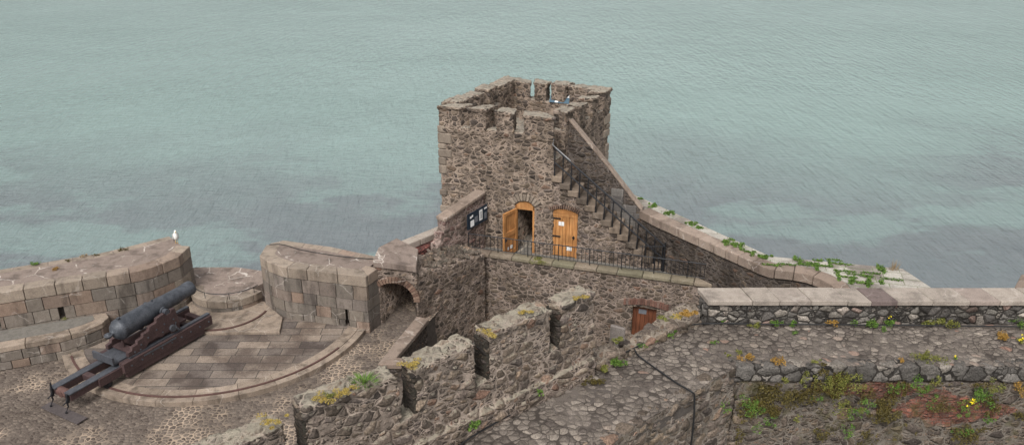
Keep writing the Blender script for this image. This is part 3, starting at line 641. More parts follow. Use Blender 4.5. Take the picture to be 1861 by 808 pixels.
# merlons
def seg_pts(k, f0, f1, th=TH, out=.03):
    a, b, c_, d = corners[k], corners[(k + 1) % 4], ins[(k + 1) % 4], ins[k]
    o_ = Vector(((b - a).y, -(b - a).x)).normalized() * out
    p0, p1, q1, q0 = a.lerp(b, f0) + o_, a.lerp(b, f1) + o_, d.lerp(c_, f1), d.lerp(c_, f0)
    return [tuple(p0), tuple(p1), tuple(q1), tuple(q0)]
mer = {0: [(0, .185), (.275, .42), (.51, .66), (.75, 1.0)], 1: [(.17, .30), (.405, .53), (.635, .755), (.875, 1.0)], 2: [(0, .29), (.35, .515), (.58, .73), (.785, 1.0)], 3: [(0, .28), (.37, .485), (.565, .67), (.75, .93)]}
for k, L_ in mer.items():
    for f0, f1 in L_:
        z = TZ[k] * (1 - (f0 + f1) / 2) + TZ[(k + 1) % 4] * (f0 + f1) / 2 + rnd.uniform(-.07, .05)
        bm = newbm(); prism(bm, seg_pts(k, f0, f1), SILL - .25, z - .1); q4 = seg_pts(k, f0 - .012, f1 + .012, out=.08); prism(bm, q4, z - .13, [z + rnd.uniform(-.03, .03) for _ in range(4)])
        solid('merlon', bm, M['tower_in'], .04, tw, jag=.03, jagsc=3)
# dressed quoins, arch stones
z = .5
while z < 11.4:
    h_ = rnd.uniform(.22, .42); a_, b_ = (.55, .32) if rnd.random() < .5 else (.32, .5)
    for cn, d1, d2 in ((corners[0], dd, (corners[3] - corners[0]).normalized()), (corners[2], (corners[1] - corners[2]).normalized(), (corners[3] - corners[2]).normalized())):
        o_ = -(d1 + d2) * .035
        if rnd.random() < .38: continue
        p0 = cn + o_; bm = newbm(); prism(bm, [tuple(p0), tuple(p0 + d1 * a_), tuple(p0 + d1 * a_ + d2 * .12), tuple(p0 + d1 * .12 + d2 * .12), tuple(p0 + d2 * b_ + d1 * .12), tuple(p0 + d2 * b_)], z, z + h_ - .015, tone=(rnd.random(), rnd.random(), 0)); bmesh.ops.recalc_face_normals(bm, faces=bm.faces); link('quoin', bm, M['quoin'], tw, bevel=.03)
    z += h_
def voussoirs(c0, c1, z1, rise, name, par, mat, n=9, th=.26):
    bm = newbm(); mid = (c0 + c1) / 2; w = abs(c1 - c0) / 2 + .03; rad = (w * w + rise * rise) / (2 * rise); cz = z1 + rise - rad; am = math.asin(min(1, w / rad))
    for i in range(n):
        a_ = -am + 2 * am * i / n + .015; b_ = -am + 2 * am * (i + 1) / n - .015; t2 = th * rnd.uniform(.85, 1.1); pr = [(mid + math.sin(a_) * rad, cz + math.cos(a_) * rad), (mid + math.sin(b_) * rad, cz + math.cos(b_) * rad), (mid + math.sin(b_) * (rad + t2), cz + math.cos(b_) * (rad + t2)), (mid + math.sin(a_) * (rad + t2), cz + math.cos(a_) * (rad + t2))]
        A = [bm.verts.new((*onw(s, -.055), z)) for s, z in pr]; B = [bm.verts.new((*onw(s, .25), z)) for s, z in pr]
        fs = [bm.faces.new(A), bm.faces.new(B[::-1])] + [bm.faces.new((A[i2], B[i2], B[(i2 + 1) % 4], A[(i2 + 1) % 4])) for i2 in range(4)]; paint(bm, fs)
    bmesh.ops.recalc_face_normals(bm, faces=bm.faces); link(name, bm, M[mat], par, bevel=.012)
voussoirs(d1a, d1b, 8.52, .2, 'stone_arch', tw, 'quoin')
# rooms behind the doorway are dark; door frame and open leaf
def wbox(bm, s0, s1, o0, o1, z0, z1):      # box in wall coordinates
    prism(bm, [tuple(onw(s0, o0)), tuple(onw(s1, o0)), tuple(onw(s1, o1)), tuple(onw(s0, o1))], z0, z1)
def arch_board(bm, s0, s1, o0, o1, z0, z1, rise):
    pr = [(s0, z0), (s1, z0), (s1, z1), (s1 * .75 + s0 * .25, z1 + rise * .75), (s0 * .5 + s1 * .5, z1 + rise), (s0 * .75 + s1 * .25, z1 + rise * .75), (s0, z1)]
    A = [bm.verts.new((*onw(s, o0), z)) for s, z in pr]; B = [bm.verts.new((*onw(s, o1), z)) for s, z in pr]
    bm.faces.new(A); bm.faces.new(B[::-1])
    for i in range(len(pr)): j = (i + 1) % len(pr); bm.faces.new((A[i], B[i], B[j], A[j]))
    bmesh.ops.recalc_face_normals(bm, faces=bm.faces)
bm = newbm(); wbox(bm, d1a, d1a + .08, .02, .12, ZT, 8.5); wbox(bm, d1b - .08, d1b, .02, .12, ZT, 8.5); arch_board(bm, d1a, d1b, .02, .12, 8.34, 8.49, .19); link('door_frame', bm, M['oak'], tw)
# open leaf: hinged on the left jamb, swung out towards the camera
hinge = onw(d1b - .04, -.02); lw = .80
ldir = (P(914, 455, ZT + .35).xy - hinge).normalized(); 
ldir = Vector((-.62, -.785)).normalized(); lnrm = Vector((-ldir.y, ldir.x))
leaf = bpy.data.objects.new('t', None); bpy.data.objects.remove(leaf)
def lbox(bm, a, b, o0, o1, z0, z1): prism(bm, [tuple(hinge + ldir * a + lnrm * o0), tuple(hinge + ldir * b + lnrm * o0), tuple(hinge + ldir * b + lnrm * o1), tuple(hinge + ldir * a + lnrm * o1)], z0, z1)
z0d, z1d = ZT + .04, 8.40
bm = newbm()
for i in range(6): lbox(bm, .0 + i * lw / 6 + .002, (i + 1) * lw / 6 - .002, .0, .035, z0d, z1d)
for a, b, za, zb in ((0, .12, z0d, z1d), (lw - .11, lw, z0d, z1d), (.12, lw - .11, z1d - .12, z1d), (.12, lw - .11, z0d, z0d + .16), (.12, lw - .11, 7.42, 7.60)): lbox(bm, a, b, .036, .075, za, zb)
leafo = link('door_leaf', bm, M['oak'], tw, bevel=.004); leafo['label'] = 'open light oak door leaf'
bm = newbm(); c_ = hinge + ldir * (lw - .07) + lnrm * .10; tube(bm, [(*(c_ - lnrm * .03), 7.35), (*(c_ + lnrm * .05), 7.35)], .035, 10); tube(bm, [(*(c_ + lnrm * .02), 7.37), (*(c_ + lnrm * .03 + ldir * .05), 7.27)], .018, 6)
link('handle', bm, M['iron'], None, origin=tw.location).parent = leafo; 
bm = newbm(); lbox(bm, .3, .44, .078, .082, ZT + .28, ZT + .42); lbox(bm, .5, .6, .078, .082, ZT + .28, ZT + .4); o = link('notice', bm, M['white'], None, origin=tw.location); o.parent = leafo
for o in [c for c in bpy.data.objects if c.parent == leafo]: o.location = (0, 0, 0)

# ------------------------------------------------------------------ stair block (wall with second door, steps)
SB = (5.62, 27.0)
st = thing('stone_staircase', 'outside stone staircase climbing along the wall to the tower top', 'staircase', (3.6, 28.1, ZT))
NS = 13; run = (s_of(1003) - s_of(1205)) / NS; rise_ = 3.22 / NS
sR = s_of(1205); W = 1.0
bm = newbm()
for i in range(NS):        # i = 0 lowest
    s0 = sR + i * run; prism(bm, [tuple(onw(s0, .04)), tuple(onw(0.02, .04)), tuple(onw(0.02, W)), tuple(onw(s0, W))], ZT - .2, ZT + (i + 1) * rise_ - .22 if i else ZT + .02)
cut = newbm(); doorcut(cut, d2a, d2b, ZT - .02, 8.42, .13, .22, .3)
solid('wall', bm, M['terr'], .045, st, cut, jag=.02)
for i in range(NS):
    s0 = sR + i * run; zt = ZT + (i + 1) * rise_; bm = newbm()
    prism(bm, [tuple(onw(s0 - .02, -.05 + rnd.uniform(-.03, .02))), tuple(onw(s0 + run + .06, -.04)), tuple(onw(s0 + run + .06, W)), tuple(onw(s0 - .02, W))], zt - .235, zt - .005, tone=(rnd.random(), rnd.random(), 0)); link('step', bm, M['step'], st, bevel=.02)
voussoirs(d2a, d2b, 8.44, .13, 'brick_arch', st, 'brick', 15, .14)
bm = newbm(); wbox(bm, d2a, d2a + .05, .04, .16, ZT, 8.4); wbox(bm, d2b - .05, d2b, .04, .16, ZT, 8.4); arch_board(bm, d2a, d2b, .05, .16, 8.36, 8.41, .125); link('door_frame', bm, M['oakd'], st)
bm = newbm(); nb = 7; wd = (d2b - .055 - d2a - .055)
for i in range(nb):
    s0 = d2a + .055 + i * wd / nb; s1 = s0 + wd / nb - .007; k0 = 1 - abs((i + .5) / nb * 2 - 1) ** 2
    wbox(bm, s0, s1, .075 + .004 * (i % 2), .12, ZT + .03, 8.34)
wbox(bm, d2a + .055, d2b - .055, .06, .118, 8.22, 8.352)
dr = link('door', bm, M['oak'], st, bevel=.005); dr['label'] = 'closed planked oak door with black strap hinges'
def dpart(name, bm, mat): 
    o = link(name, bm, M[mat], None, origin=st.location); o.location = (0, 0, 0); o.parent = dr; return o
for zz in (8.14, 7.42):
    bm = newbm(); prism(bm, [tuple(onw(d2b + .02, .04)), tuple(onw(d2b - .38, .04)), tuple(onw(d2b - .38, .075)), tuple(onw(d2b + .02, .075))], zz - .022, zz + .022); dpart('hinge', bm, 'iron')
bm = newbm(); wbox(bm, d2a + .10, d2a + .19, .03, .07, 7.42, 7.46); wbox(bm, d2a + .12, d2a + .15, .03, .07, 7.36, 7.5); dpart('handle', bm, 'iron')
bm = newbm(); wbox(bm, d2b - .30, d2b - .40, .066, .074, 7.86, 8.02); wbox(bm, d2b - .41, d2b - .51, .066, .074, 7.86, 8.02); dpart('notice', bm, 'white')
bm = newbm(); wbox(bm, d2a + .20, d2a + .30, .066, .074, ZT + .28, ZT + .44); wbox(bm, d2a + .31, d2a + .41, .066, .074, ZT + .28, ZT + .44); dpart('notice', bm, 'white')
# railing on the stairs
rl = thing('stair_railing', 'black iron handrail following the outside edge of the stone stairs', 'railing', (3.6, 27.6, ZT))
def nose(i): return onw(sR + i * run, .02), ZT + (i + .5) * rise_
top0, zz0 = nose(-.3); top1, zz1 = nose(NS - .2)
bm = newbm(); tube(bm, [(*top0, zz0 + .95), (*top1, zz1 + .95)], .032); tube(bm, [(*top0, zz0 + .42), (*top1, zz1 + .42)], .03); link('rail', bm, M['iron'], rl)
bm = newbm(); e_ = onw(-.05, .03); tube(bm, [(*nose(NS - 2)[0], nose(NS - 2)[1] + 1.0), (*top1, zz1 + 1.0), (*(onw(.05, .0)), zz1 + 1.1), (*(onw(.02, .02)), zz1 + 1.3)], .022); link('handrail_end', bm, M['galv'], rl)
for i in range(NS + 1):
    p, z = nose(i - .15); bm = newbm(); zb = ZT + max(0, min(NS, i)) * rise_
    tube(bm, [(*p, zb - .02), (*p, z + .93)], .025); tube(bm, [(*p, zb - .02), (*p, zb + .03)], .035); link('post', bm, M['iron'], rl)
# small dark gate at stair foot
gt = thing('iron_gate', 'small black iron gate at the foot of the stone stairs', 'gate', (*onw(sR - .15, .5), ZT))
gp0, gp1 = onw(sR - .12, -.02), onw(sR + .75, -.30)
bm = newbm(); tube(bm, [(*gp0, ZT + 1.0), (*gp1, ZT + 1.0)], .016); tube(bm, [(*gp0, ZT + .12), (*gp1, ZT + .12)], .016); tube(bm, [(*gp0, ZT), (*gp0, ZT + 1.15)], .028); link('frame', bm, M['iron'], gt)
for i in range(7):
    p = gp0.lerp(gp1, (i + .7) / 7.5); bm = newbm(); tube(bm, [(*p, ZT + .12), (*p, ZT + 1.05)], .013, 5); link('bar', bm, M['iron'], gt)

# ------------------------------------------------------------------ stair parapet behind steps
sp_ = thing('stair_parapet', 'tall dark stone parapet sweeping down behind the stairs to the curtain wall', 'wall', (3.4, 29, ZT))
def pb(s, off=0): return Vector((1.84, 29.33)) + dd * s + Vector((.31, .951)) * off
prof = [(-.35, 11.95), (0, 11.9), (.30, 11.68), (.62, 11.33), (1.2, 10.7), (1.8, 10.05), (2.4, 9.35), (2.85, 8.82), (3.14, 8.5)]
bm = newbm()
for (s0, z0), (s1, z1) in zip(prof, prof[1:]): prism(bm, [tuple(pb(s0, 0)), tuple(pb(s1, 0)), tuple(pb(s1, .32)), tuple(pb(s0, .32))], 5.5, [z0 - .08, z1 - .08, z1 - .08, z0 - .08])
solid('wall', bm, M['dark'], .05, sp_, jag=.02)
bm = newbm()
for (s0, z0), (s1, z1) in zip(prof, prof[1:]): prism(bm, [tuple(pb(s0, -.02)), tuple(pb(s1, -.02)), tuple(pb(s1, .30)), tuple(pb(s0, .30))], [z0 - .12, z1 - .12, z1 - .12, z0 - .12], [z0 + .01, z1, z1, z0 + .01], tone=(rnd.random(), rnd.random(), 0))
link('coping', bm, M['curt'], sp_, bevel=.02)
bm = newbm(); ap = Path([tuple(pb(1.95, -.045)), tuple(pb(3.12, -.045))])      # large dark dressed blocks at its foot
for ci in range(9):
    z0 = ZT - .1 + ci * .30; tt = 0
    while tt < ap.L - .05:
        b = min(ap.L, tt + rnd.uniform(.35, .6)); mid = 1.95 + (tt + b) / 2
        lim = 10.0 - (mid - 1.85) * 1.18 - .25
        if z0 + .3 < lim: prism(bm, [tuple(pb(1.95 + tt + .006, -.05)), tuple(pb(1.95 + b - .006, -.05)), tuple(pb(1.95 + b - .006, .1)), tuple(pb(1.95 + tt + .006, .1))], z0 + .006, z0 + .294, tone=(rnd.random(), rnd.random(), 0))
        tt = b
link('dressed_blocks', bm, M['dcope2'] if 'dcope2' in M else M['dcope'], sp_, bevel=.012)

# ------------------------------------------------------------------ curtain wall (right) with mossy top
cw = thing('curtain_wall', 'stepped sea wall with broad pale coping tufted with green weeds', 'wall', (8, 25, 0))
CI = [(4.70, 28.25), (5.35, 27.2), (6.81, 25.16), (7.9, 23.62), (8.15, 23.36), (8.78, 23.21), (9.2, 23.02), (9.5, 22.7), (9.68, 22.3), (9.75, 20.6)]
CO = [(12.61, 20.6), (12.61, 22.16), (12.32, 23.4), (8.41, 24.3), (4.42, 30.36), (3.7, 31.5)]
ci = Path(CI)
bm = newbm()
inn = [tuple(p + n * .06) for p, n in zip(ci.p, ci.n)]
prism(bm, inn[:4] + [CO[3], CO[4], CO[5], (3.4, 29.5)], -1, 8.15); prism(bm, inn[3:] + CO[:4], -1, 8.15)
solid('wall', bm, M['dark'], .06, cw, jag=.02)
bm = newbm(); ashlar(bm, ci, [8.16, 8.5], .5, .5, .95, jit=.006); link('coping', bm, M['curt'], cw, bevel=.02)
inn = [tuple(p + n * .505) for p, n in zip(ci.p, ci.n)]
bm = newbm(); prism(bm, inn[:4] + [CO[3], CO[4], CO[5], (4.2, 29.4)], 8.14, 8.488); prism(bm, inn[3:] + CO[:4], 8.14, 8.487); paint(bm, bm.faces); link('paving', bm, M['cflag'], cw)
# far right merlon corner
t = thing('distant_parapet', 'corner of a pale stone parapet at the right edge beyond the coped wall', 'parapet', (16.4, 22.6, 0))
bm = newbm(); prism(bm, [(15.15, 22.1), (15.85, 22.95), (19, 23.6), (19, 21.2), (15.2, 21.2)], 0, 8.25); paint(bm, bm.faces); link('wall', bm, M['ashlar'], t)
bm = newbm(); prism(bm, [(15.12, 22.1), (15.83, 22.98), (19, 23.6), (19, 21.2), (15.12, 21.2)], 8.255, 8.5); paint(bm, bm.faces); link('coping', bm, M['curt'], t, bevel=.02)
# left curtain fragment
t = thing('curtain_wall', 'short red stone wall with pale coping running from the tower left corner', 'wall', (-3.4, 28, 0))
bm = newbm(); prism(bm, [(-4.15, 27.15), (-3.72, 26.65), (-1.9, 28.6), (-2.6, 29.5)], -1, 7.42); solid('wall', bm, M['redwall'], .06, t)
bm = newbm(); a_ = Vector((-4.2, 27.15)); b_ = Vector((-2.5, 29.0)); n_ = Vector((.736, -.677))
for i in range(3): p, q = a_.lerp(b_, i / 3 + .004), a_.lerp(b_, (i + 1) / 3 - .004); prism(bm, [tuple(p), tuple(q), tuple(q + n_ * .42), tuple(p + n_ * .42)], 7.43, 7.68, tone=(rnd.random(), rnd.random(), 0))
link('coping', bm, M['copingd'], t, bevel=.02)

# ------------------------------------------------------------------ sloping wall with the information board
iw = thing('terrace_end_wall', 'slanting coped wall carrying the information board left of the open door', 'wall', (-2, 27.8, ZT))
A0 = Vector((-1.02, 29.1)); A1 = Vector((-2.45, 27.44)); nI = Vector((A1 - A0)).normalized(); nI = Vector((-nI.y, nI.x))   # towards the terrace (right)
if nI.x < 0: nI = -nI
bm = newbm(); prism(bm, [tuple(A0), tuple(A1), tuple(A1 - nI * .38), tuple(A0 - nI * .38)], 5.0, [8.8, 8.36, 8.36, 8.8])
for i in range(2): k = i * .17; prism(bm, [tuple(A1 + (A1 - A0).normalized() * k + nI * .0), tuple(A1 + (A1 - A0).normalized() * (k + .19)), tuple(A1 + (A1 - A0).normalized() * (k + .19) - nI * .42), tuple(A1 + (A1 - A0).normalized() * k - nI * .42)], 5, 7.95 - i * .35)
solid('wall', bm, rubble('pink rubble', 3.6, 1.5, cols=[(0, (.08, .062, .052)), (.5, (.15, .112, .09)), (.85, (.21, .14, .12)), (1, (.18, .11, .095))], mortar=(.34, .26, .225), dirt=.3), .045, iw, jag=.04)
bm = newbm()
for i in range(4):
    p, q = A0.lerp(A1, i / 4 + .004), A0.lerp(A1, (i + 1) / 4 - .004); z0 = 8.8 - .44 * i / 4; z1 = 8.8 - .44 * (i + 1) / 4
    prism(bm, [tuple(p + nI * .05), tuple(q + nI * .05), tuple(q - nI * .43), tuple(p - nI * .43)], [z0, z1, z1, z0], [z0 + .13, z1 + .13, z1 + .13, z0 + .13], tone=(rnd.random(), rnd.random(), 0))
link('coping', bm, M['curt'], iw, bevel=.02)
# information board (two panels); blurred text blocks as on the photograph
def board(name, label, origin, ax, up, nrm, parts, w, h):
    t = thing(name, label, 'information board', origin)
    o0 = Vector(origin)
    def slab(nm, x0, x1, y0, y1, d0, d1, mat, par):
        bm = newbm(); vs = []
        for d in (d0, d1):
            for x, y in ((x0, y0), (x1, y0), (x1, y1), (x0, y1)): vs.append(bm.verts.new(ax * x + up * y + nrm * d))
        for f in ((0, 1, 2, 3), (7, 6, 5, 4), (0, 4, 5, 1), (1, 5, 6, 2), (2, 6, 7, 3), (3, 7, 4, 0)): bm.faces.new([vs[i] for i in f])
        bmesh.ops.recalc_face_normals(bm, faces=bm.faces); return link(nm, bm, M[mat], None).__class__ and bpy.data.objects[-1] if False else _l(nm, bm, mat, par)
    def _l(nm, bm, mat, par):
        o = link(nm, bm, M[mat]); o.parent = par; return o
    pn = slab('panel', 0, w, 0, h, 0, .03, parts['base'], t)
    for nm, x0, x1, y0, y1, mt in parts['bits']: slab(nm, x0 * w, x1 * w, y0 * h, y1 * h, .032, .036, mt, pn)
    return t
axI = (A0 - A1).normalized(); tI = PL(848, 418, A1 + nI * .06, A0 + nI * .06)
axb = Vector((axI.x, axI.y, .10)).normalized()
board('information_board', 'dark wall-mounted information board with white pictures beside the open oak door', (tI.x + nI.x * .03, tI.y + nI.y * .03, tI.z), axb, Vector((0, 0, 1)), Vector((nI.x, nI.y, 0)),
      {'base': 'navy', 'bits': [('heading', .12, .20, .66, .80, 'white'), ('heading', .21, .27, .70, .84, 'white'), ('picture', .14, .32, .10, .50, 'white'), ('picture', .35, .50, .25, .62, 'signgrey'), ('picture', .58, .74, .2, .88, 'white'), ('picture', .64, .70, .3, .75, 'signgrey'), ('heading', .83, .97, .78, .88, 'white'), ('picture', .83, .95, .15, .55, 'signgrey')]}, 1.10, .62)
# board inside the battlements, on a stand
bq = P(998, 186, 11.3)
ax_ = Vector((.93, -.36, 0)).normalized(); up_ = Vector((.25, .65, .70)).normalized(); nr_ = ax_.cross(up_).normalized()
rb_ = board('information_board', 'tilted blue information panel with a white corner inside the tower battlements', tuple(bq), ax_, up_, nr_,
      {'base': 'signblue', 'bits': [('heading', .10, .38, .80, .88, 'white'), ('picture', .24, .38, .02, .38, 'white'), ('picture', .62, .95, .50, .92, 'white')]}, 1.0, .55)
for dx in (.15, .85):
    bm = newbm(); tube(bm, [ax_ * dx + up_ * .25, Vector((ax_.x * dx, ax_.y * dx + .3, -.8))], .03); o = link('post', bm, M['steel']); o.parent = rb_

# ------------------------------------------------------------------ terrace
TE0, TE1 = Vector((-1.75, 27.97)), Vector((6.88, 25.26)); tdir = (TE1 - TE0).normalized(); tn = Vector((-tdir.y, tdir.x))
bm = newbm(); prism(bm, [tuple(TE0 + tn * .2), tuple(TE1 + tn * .2), (7.4, 25.4), (5.0, 28.4), (3, 28.4), (-1.2, 29.7), (-2.0, 28.8)], 3, ZT); tag(link('terrace', bm, M['tread']), kind='structure')
tw_ = thing('terrace_wall', 'rubble wall holding up the terrace below the iron railing', 'wall', (2.6, 26.5, ZC))
Lw = (TE1 - TE0).length
bm = newbm(); a_ = TE0 + tdir * .55; prism(bm, [tuple(a_), tuple(TE1 + tn * 0), tuple(TE1 + tn * .4), tuple(a_ + tn * .4)], 2.5, 6.85); prism(bm, [tuple(TE1), tuple(TE1 + tdir * 1.2), tuple(TE1 + tdir * 1.2 + tn * .5), tuple(TE1 + tn * .5)], 2.5, 5.9)
cut = newbm(); c0, c1 = PL(1149, 560, TE0, TE1), PL(1194, 560, TE0, TE1); s0 = (c0.xy - TE0).dot(tdir); s1 = (c1.xy - TE0).dot(tdir)
zt_ = PL(1170, 559, TE0, TE1).z
prism(cut, [tuple(TE0 + tdir * s0 - tn * .3), tuple(TE0 + tdir * s1 - tn * .3), tuple(TE0 + tdir * s1 + tn * .22), tuple(TE0 + tdir * s0 + tn * .22)], ZC - .3, zt_)
solid('wall', bm, M['terr'], .05, tw_, cut, jag=.03)
bm = newbm(); t_ = 0; cpth = Path([tuple(TE0 - tn * .06), tuple(TE1 - tn * .06)]); ashlar(bm, cpth, [6.84, 7.0], .45, .7, 1.3)
M['mcope'] = granite('mossy coping', [(0, (.22, .185, .13)), (.6, (.20, .18, .12)), (1, (.27, .20, .16))], .35, .1)
link('coping', bm, M['mcope'], tw_, bevel=.02)
bm = newbm(); wdd = s1 - s0; n = 6
for i in range(n): p, q = TE0 + tdir * (s0 + i * wdd / n + .004) + tn * .14, TE0 + tdir * (s0 + (i + 1) * wdd / n - .004) + tn * .14; prism(bm, [tuple(p), tuple(q), tuple(q + tn * .05), tuple(p + tn * .05)], ZC, zt_ + .05)
bd = link('door', bm, M['brown'], tw_, bevel=.004)
bm = newbm(); p, q = TE0 + tdir * (s0 + .22) + tn * .13, TE0 + tdir * (s0 + .5) + tn * .13; prism(bm, [tuple(p), tuple(q), tuple(q + tn * .008), tuple(p + tn * .008)], zt_ - .32, zt_ - .14); o = link('notice', bm, M['signgrey'], None, origin=tw_.location); o.location = (0, 0, 0); o.parent = bd
bm = newbm()      # brick lintel course
k = s0 - .32
while k < s1 + .45:
    p, q = TE0 + tdir * k - tn * .035, TE0 + tdir * (k + .075) - tn * .035; zc_ = zt_ + .03 + .10 * math.sin(max(0, min(1, (k - s0 + .3) / (wdd + .6))) * math.pi); fs = prism(bm, [tuple(p), tuple(q), tuple(q + tn * .2), tuple(p + tn * .2)], zc_, zc_ + rnd.uniform(.2, .26)); paint(bm, fs); k += .085
M['dbrick'] = granite('dull brick', [(0, (.17, .085, .065)), (.6, (.22, .12, .09)), (1, (.16, .12, .1))], .5, .1)
link('brick_lintel', bm, M['dbrick'], tw_, bevel=.006)
# terrace railing
tr = thing('terrace_railing', 'low black iron railing with many bars along the terrace edge', 'railing', (2.6, 26.6, 7.0))
ra, rb2 = TE0 + tdir * .08 + tn * .17, TE1 - tdir * .02 + tn * .17; LL = (rb2 - ra).length
bm = newbm(); tube(bm, [(*ra, 7.62), (*rb2, 7.62)], .018, 6); tube(bm, [(*ra, 7.08), (*rb2, 7.08)], .014, 6); link('rail', bm, M['iron'], tr)
nb = 62
for i in range(nb + 1):
    p = ra.lerp(rb2, i / nb); bm = newbm(); th_ = .018 if i % 8 == 0 else .0105; tube(bm, [(*p, 7.0 if i % 8 == 0 else 7.08), (*p, 7.62 + (.03 if i % 8 == 0 else 0))], th_, 5); link('baluster', bm, M['iron'], tr)
bm = newbm(); q = TE0 + tdir * .08 + tn * .17; q2 = q + tn * .85; tube(bm, [(*q, 7.62), (*q2, 7.62)], .018); tube(bm, [(*q, 7.08), (*q2, 7.08)], .014); link('side_rail', bm, M['iron'], tr)

# ------------------------------------------------------------------ wall walk, retaining wall, right parapet
WL = [(-6.0, 9.3), (-4.2, 10.3), (-2.0, 12.0), (-.75, 12.98), (1.79, 15.26), (3.2, 16.3), (4.55, 17.3)]
ED = [(16, 15.5), (4.95, 15.5), (1.89, 12.9), (-2.2, 9.4)]
grid_poly('path', WL + [(16, 17.3)] + ED, ZW, M['walk'], .05, zf=lambda x, y: .03 * noise.noise((x * .8, y * .8, 3)))
rw = thing('retaining_wall', 'rough weed-grown stone face dropping from the edge of the cobbled walk', 'wall', (5, 15, 3))
bm = newbm(); prism(bm, [(4.98, 15.52), (16, 15.52), (16, 17.9), (5.2, 17.9)], 3, ZW - .42); solid('wall', bm, M['retain'], .05, None, jag=.10, jagsc=1.6, origin=(4.95, 15.5, 3)).parent = rw
o = [c for c in bpy.data.objects if c.parent == rw][-1]; o.location = Vector((4.95, 15.5, 3)) - Vector(rw.location)
bm = newbm(); prism(bm, [(5.0, 15.53), (1.93, 12.95), (-2.2, 9.45), (-6, 9.2), (-.5, 13.2), (4.6, 17.4)], 3, ZW - .25); solid('wall', bm, M['retain2'], .05, rw, jag=.05)
bm = newbm(); prism(bm, [(16, 15.6), (5.05, 15.6), (1.95, 13.0), (-2.2, 9.5), (-5.6, 9.4), (-.5, 13.1), (4.6, 17.35), (16, 17.4)], ZW - .5, ZW - .04); link('core', bm, M['core'], rw)
bm = newbm(); prism(bm, [(4.93, 15.46), (16, 15.46), (16, 15.8), (4.8, 15.8)], ZW - .40, ZW - .015)
solid('edge_course', bm, M['edge'], .035, rw, jag=.04)
bm = newbm(); prism(bm, Path([(-2.2, 9.38), (1.89, 12.87), (4.93, 15.47)]).poly(0, 5.36 + 4.0, 0, .3), ZW - .27, ZW - .015); solid('edge_course', bm, M['retain2'], .035, rw, jag=.04)

pw = thing('walk_parapet', 'low rubble parapet with pale flat coping along the right side walk', 'parapet', (9, 17.6, ZW))
bm = newbm(); prism(bm, [(4.6, 17.36), (16, 17.36), (16, 17.95), (4.6, 17.95)], 4, ZW + .50); solid('wall', bm, M['para'], .04, pw, jag=.02)
bm = newbm(); x = 4.66
while x < 16:
    w_ = rnd.uniform(.45, 1.15); jy = rnd.uniform(-.02, .015); jz = rnd.uniform(-.008, .008); prism(bm, [(x + .006, 17.30 + jy), (x + w_ - .006, 17.30 + jy + rnd.uniform(-.008, .008)), (x + w_ - .006 - .12, 18.0 + jy), (x + .006 - .12, 18.0 + jy)], ZW + .505, ZW + .63 + jz, tone=(.97 if 8.05 < x < 8.9 else rnd.random() * .85, rnd.random(), 0)); x += w_
link('coping', bm, M['copingd'], pw, bevel=.012)

# ------------------------------------------------------------------ crenellated wall
cr = thing('crenellated_wall', 'lichen-topped rubble wall with narrow slits running along the left side walk', 'wall', (-1, 13, ZW))
CF = [(-6.2, 9.05), (-4.69, 10.2), (-3.7, 10.9), (-1.9, 12.1), (-.55, 13.28), (.9, 14.48), (1.76, 15.18)]
cf = Path(CF); TC = .46
bm = newbm(); prism(bm, cf.poly(0, cf.L, 0, TC), 3.5, 11.05)
prism(bm, cf.poly(0, cf.L - .0, -.10, .1), 9, 10.45)
cl = cf.c
solid('wall', bm, M['crenel'], .04, cr, jag=.05)
def tpos(x, y): 
    best = None
    for i in range(int(cf.L / .02)):
        p, _ = cf.at(i * .02); d = (p - Vector((x, y))).length
        if best is None or d < best[0]: best = (d, i * .02)
    return best[1]
for (xa, ya), (xb, yb), zt in (((-6.2, 9.05), (-3.66, 10.93), 11.80), ((-3.38, 11.14), (-1.96, 12.06), 12.02), ((-1.70, 12.28), (-.68, 13.17), 12.0), ((-.43, 13.37), (.78, 14.38), 12.06), ((.99, 14.55), (1.76, 15.18), 12.02)):
    a_, b_ = tpos(xa, ya), tpos(xb, yb); bm = newbm(); prism(bm, cf.poly(a_, b_, 0, TC), 10.85, zt - .05); prism(bm, cf.poly(a_ + .03, b_ - .02, -.02, TC + .02), zt - .12, zt)
    mo = solid('merlon', bm, M['crenel'], .032, cr, jag=.03, jagsc=2.6)
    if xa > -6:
        bm = newbm(); prism(bm, cf.poly(a_ - .045, a_ + .06, .015, TC - .02), 11.0, zt - .16); ch = solid('dark_cheek', bm, M['darker'], .032, cr, jag=.015); ch.location = ch.location; ch.parent = mo  # thin slab of darker rubble set on the merlon's left end
# low ruined wall pieces continuing it
for label, poly, zt, nm in (('low lichen-covered rubble stub just past the last merlon', [(1.80, 15.25), (2.5, 15.75), (2.3, 16.15), (1.5, 15.65)], 10.22, 'ruined_wall'),
                        ('long low hummock of rubble wall leading up to the pale coped parapet', [(2.72, 15.9), (4.55, 17.3), (4.5, 17.9), (4.15, 17.75), (2.45, 16.4)], [10.1, 10.28, 10.36, 10.33, 10.13], 'ruined_wall')):
    bm = newbm(); prism(bm, poly, 8.5 if nm else 0, zt)
    o = solid(nm, bm, M['low'], .035, None, jag=.12, jagsc=2.2); tag(o, label, 'wall', 'ruined low walls beside the walk')
bm = newbm(); q = P(1122, 622, 10.1); prism(bm, [(q.x - .16, q.y + .2), (q.x + .18, q.y + .1), (q.x + .2, q.y + .2), (q.x - .12, q.y + .32)], 9.5, [10.45, 10.4, 10.38, 10.42]); bmesh.ops.translate(bm, verts=bm.verts, vec=(0, 0, 0)); paint(bm, bm.faces)
tag(link('standing_stone', bm, M['dcope'], None, origin=(q.x, q.y, 9.5), bevel=.03), 'upright grey slab behind the gap in the ruined low wall', 'stone')

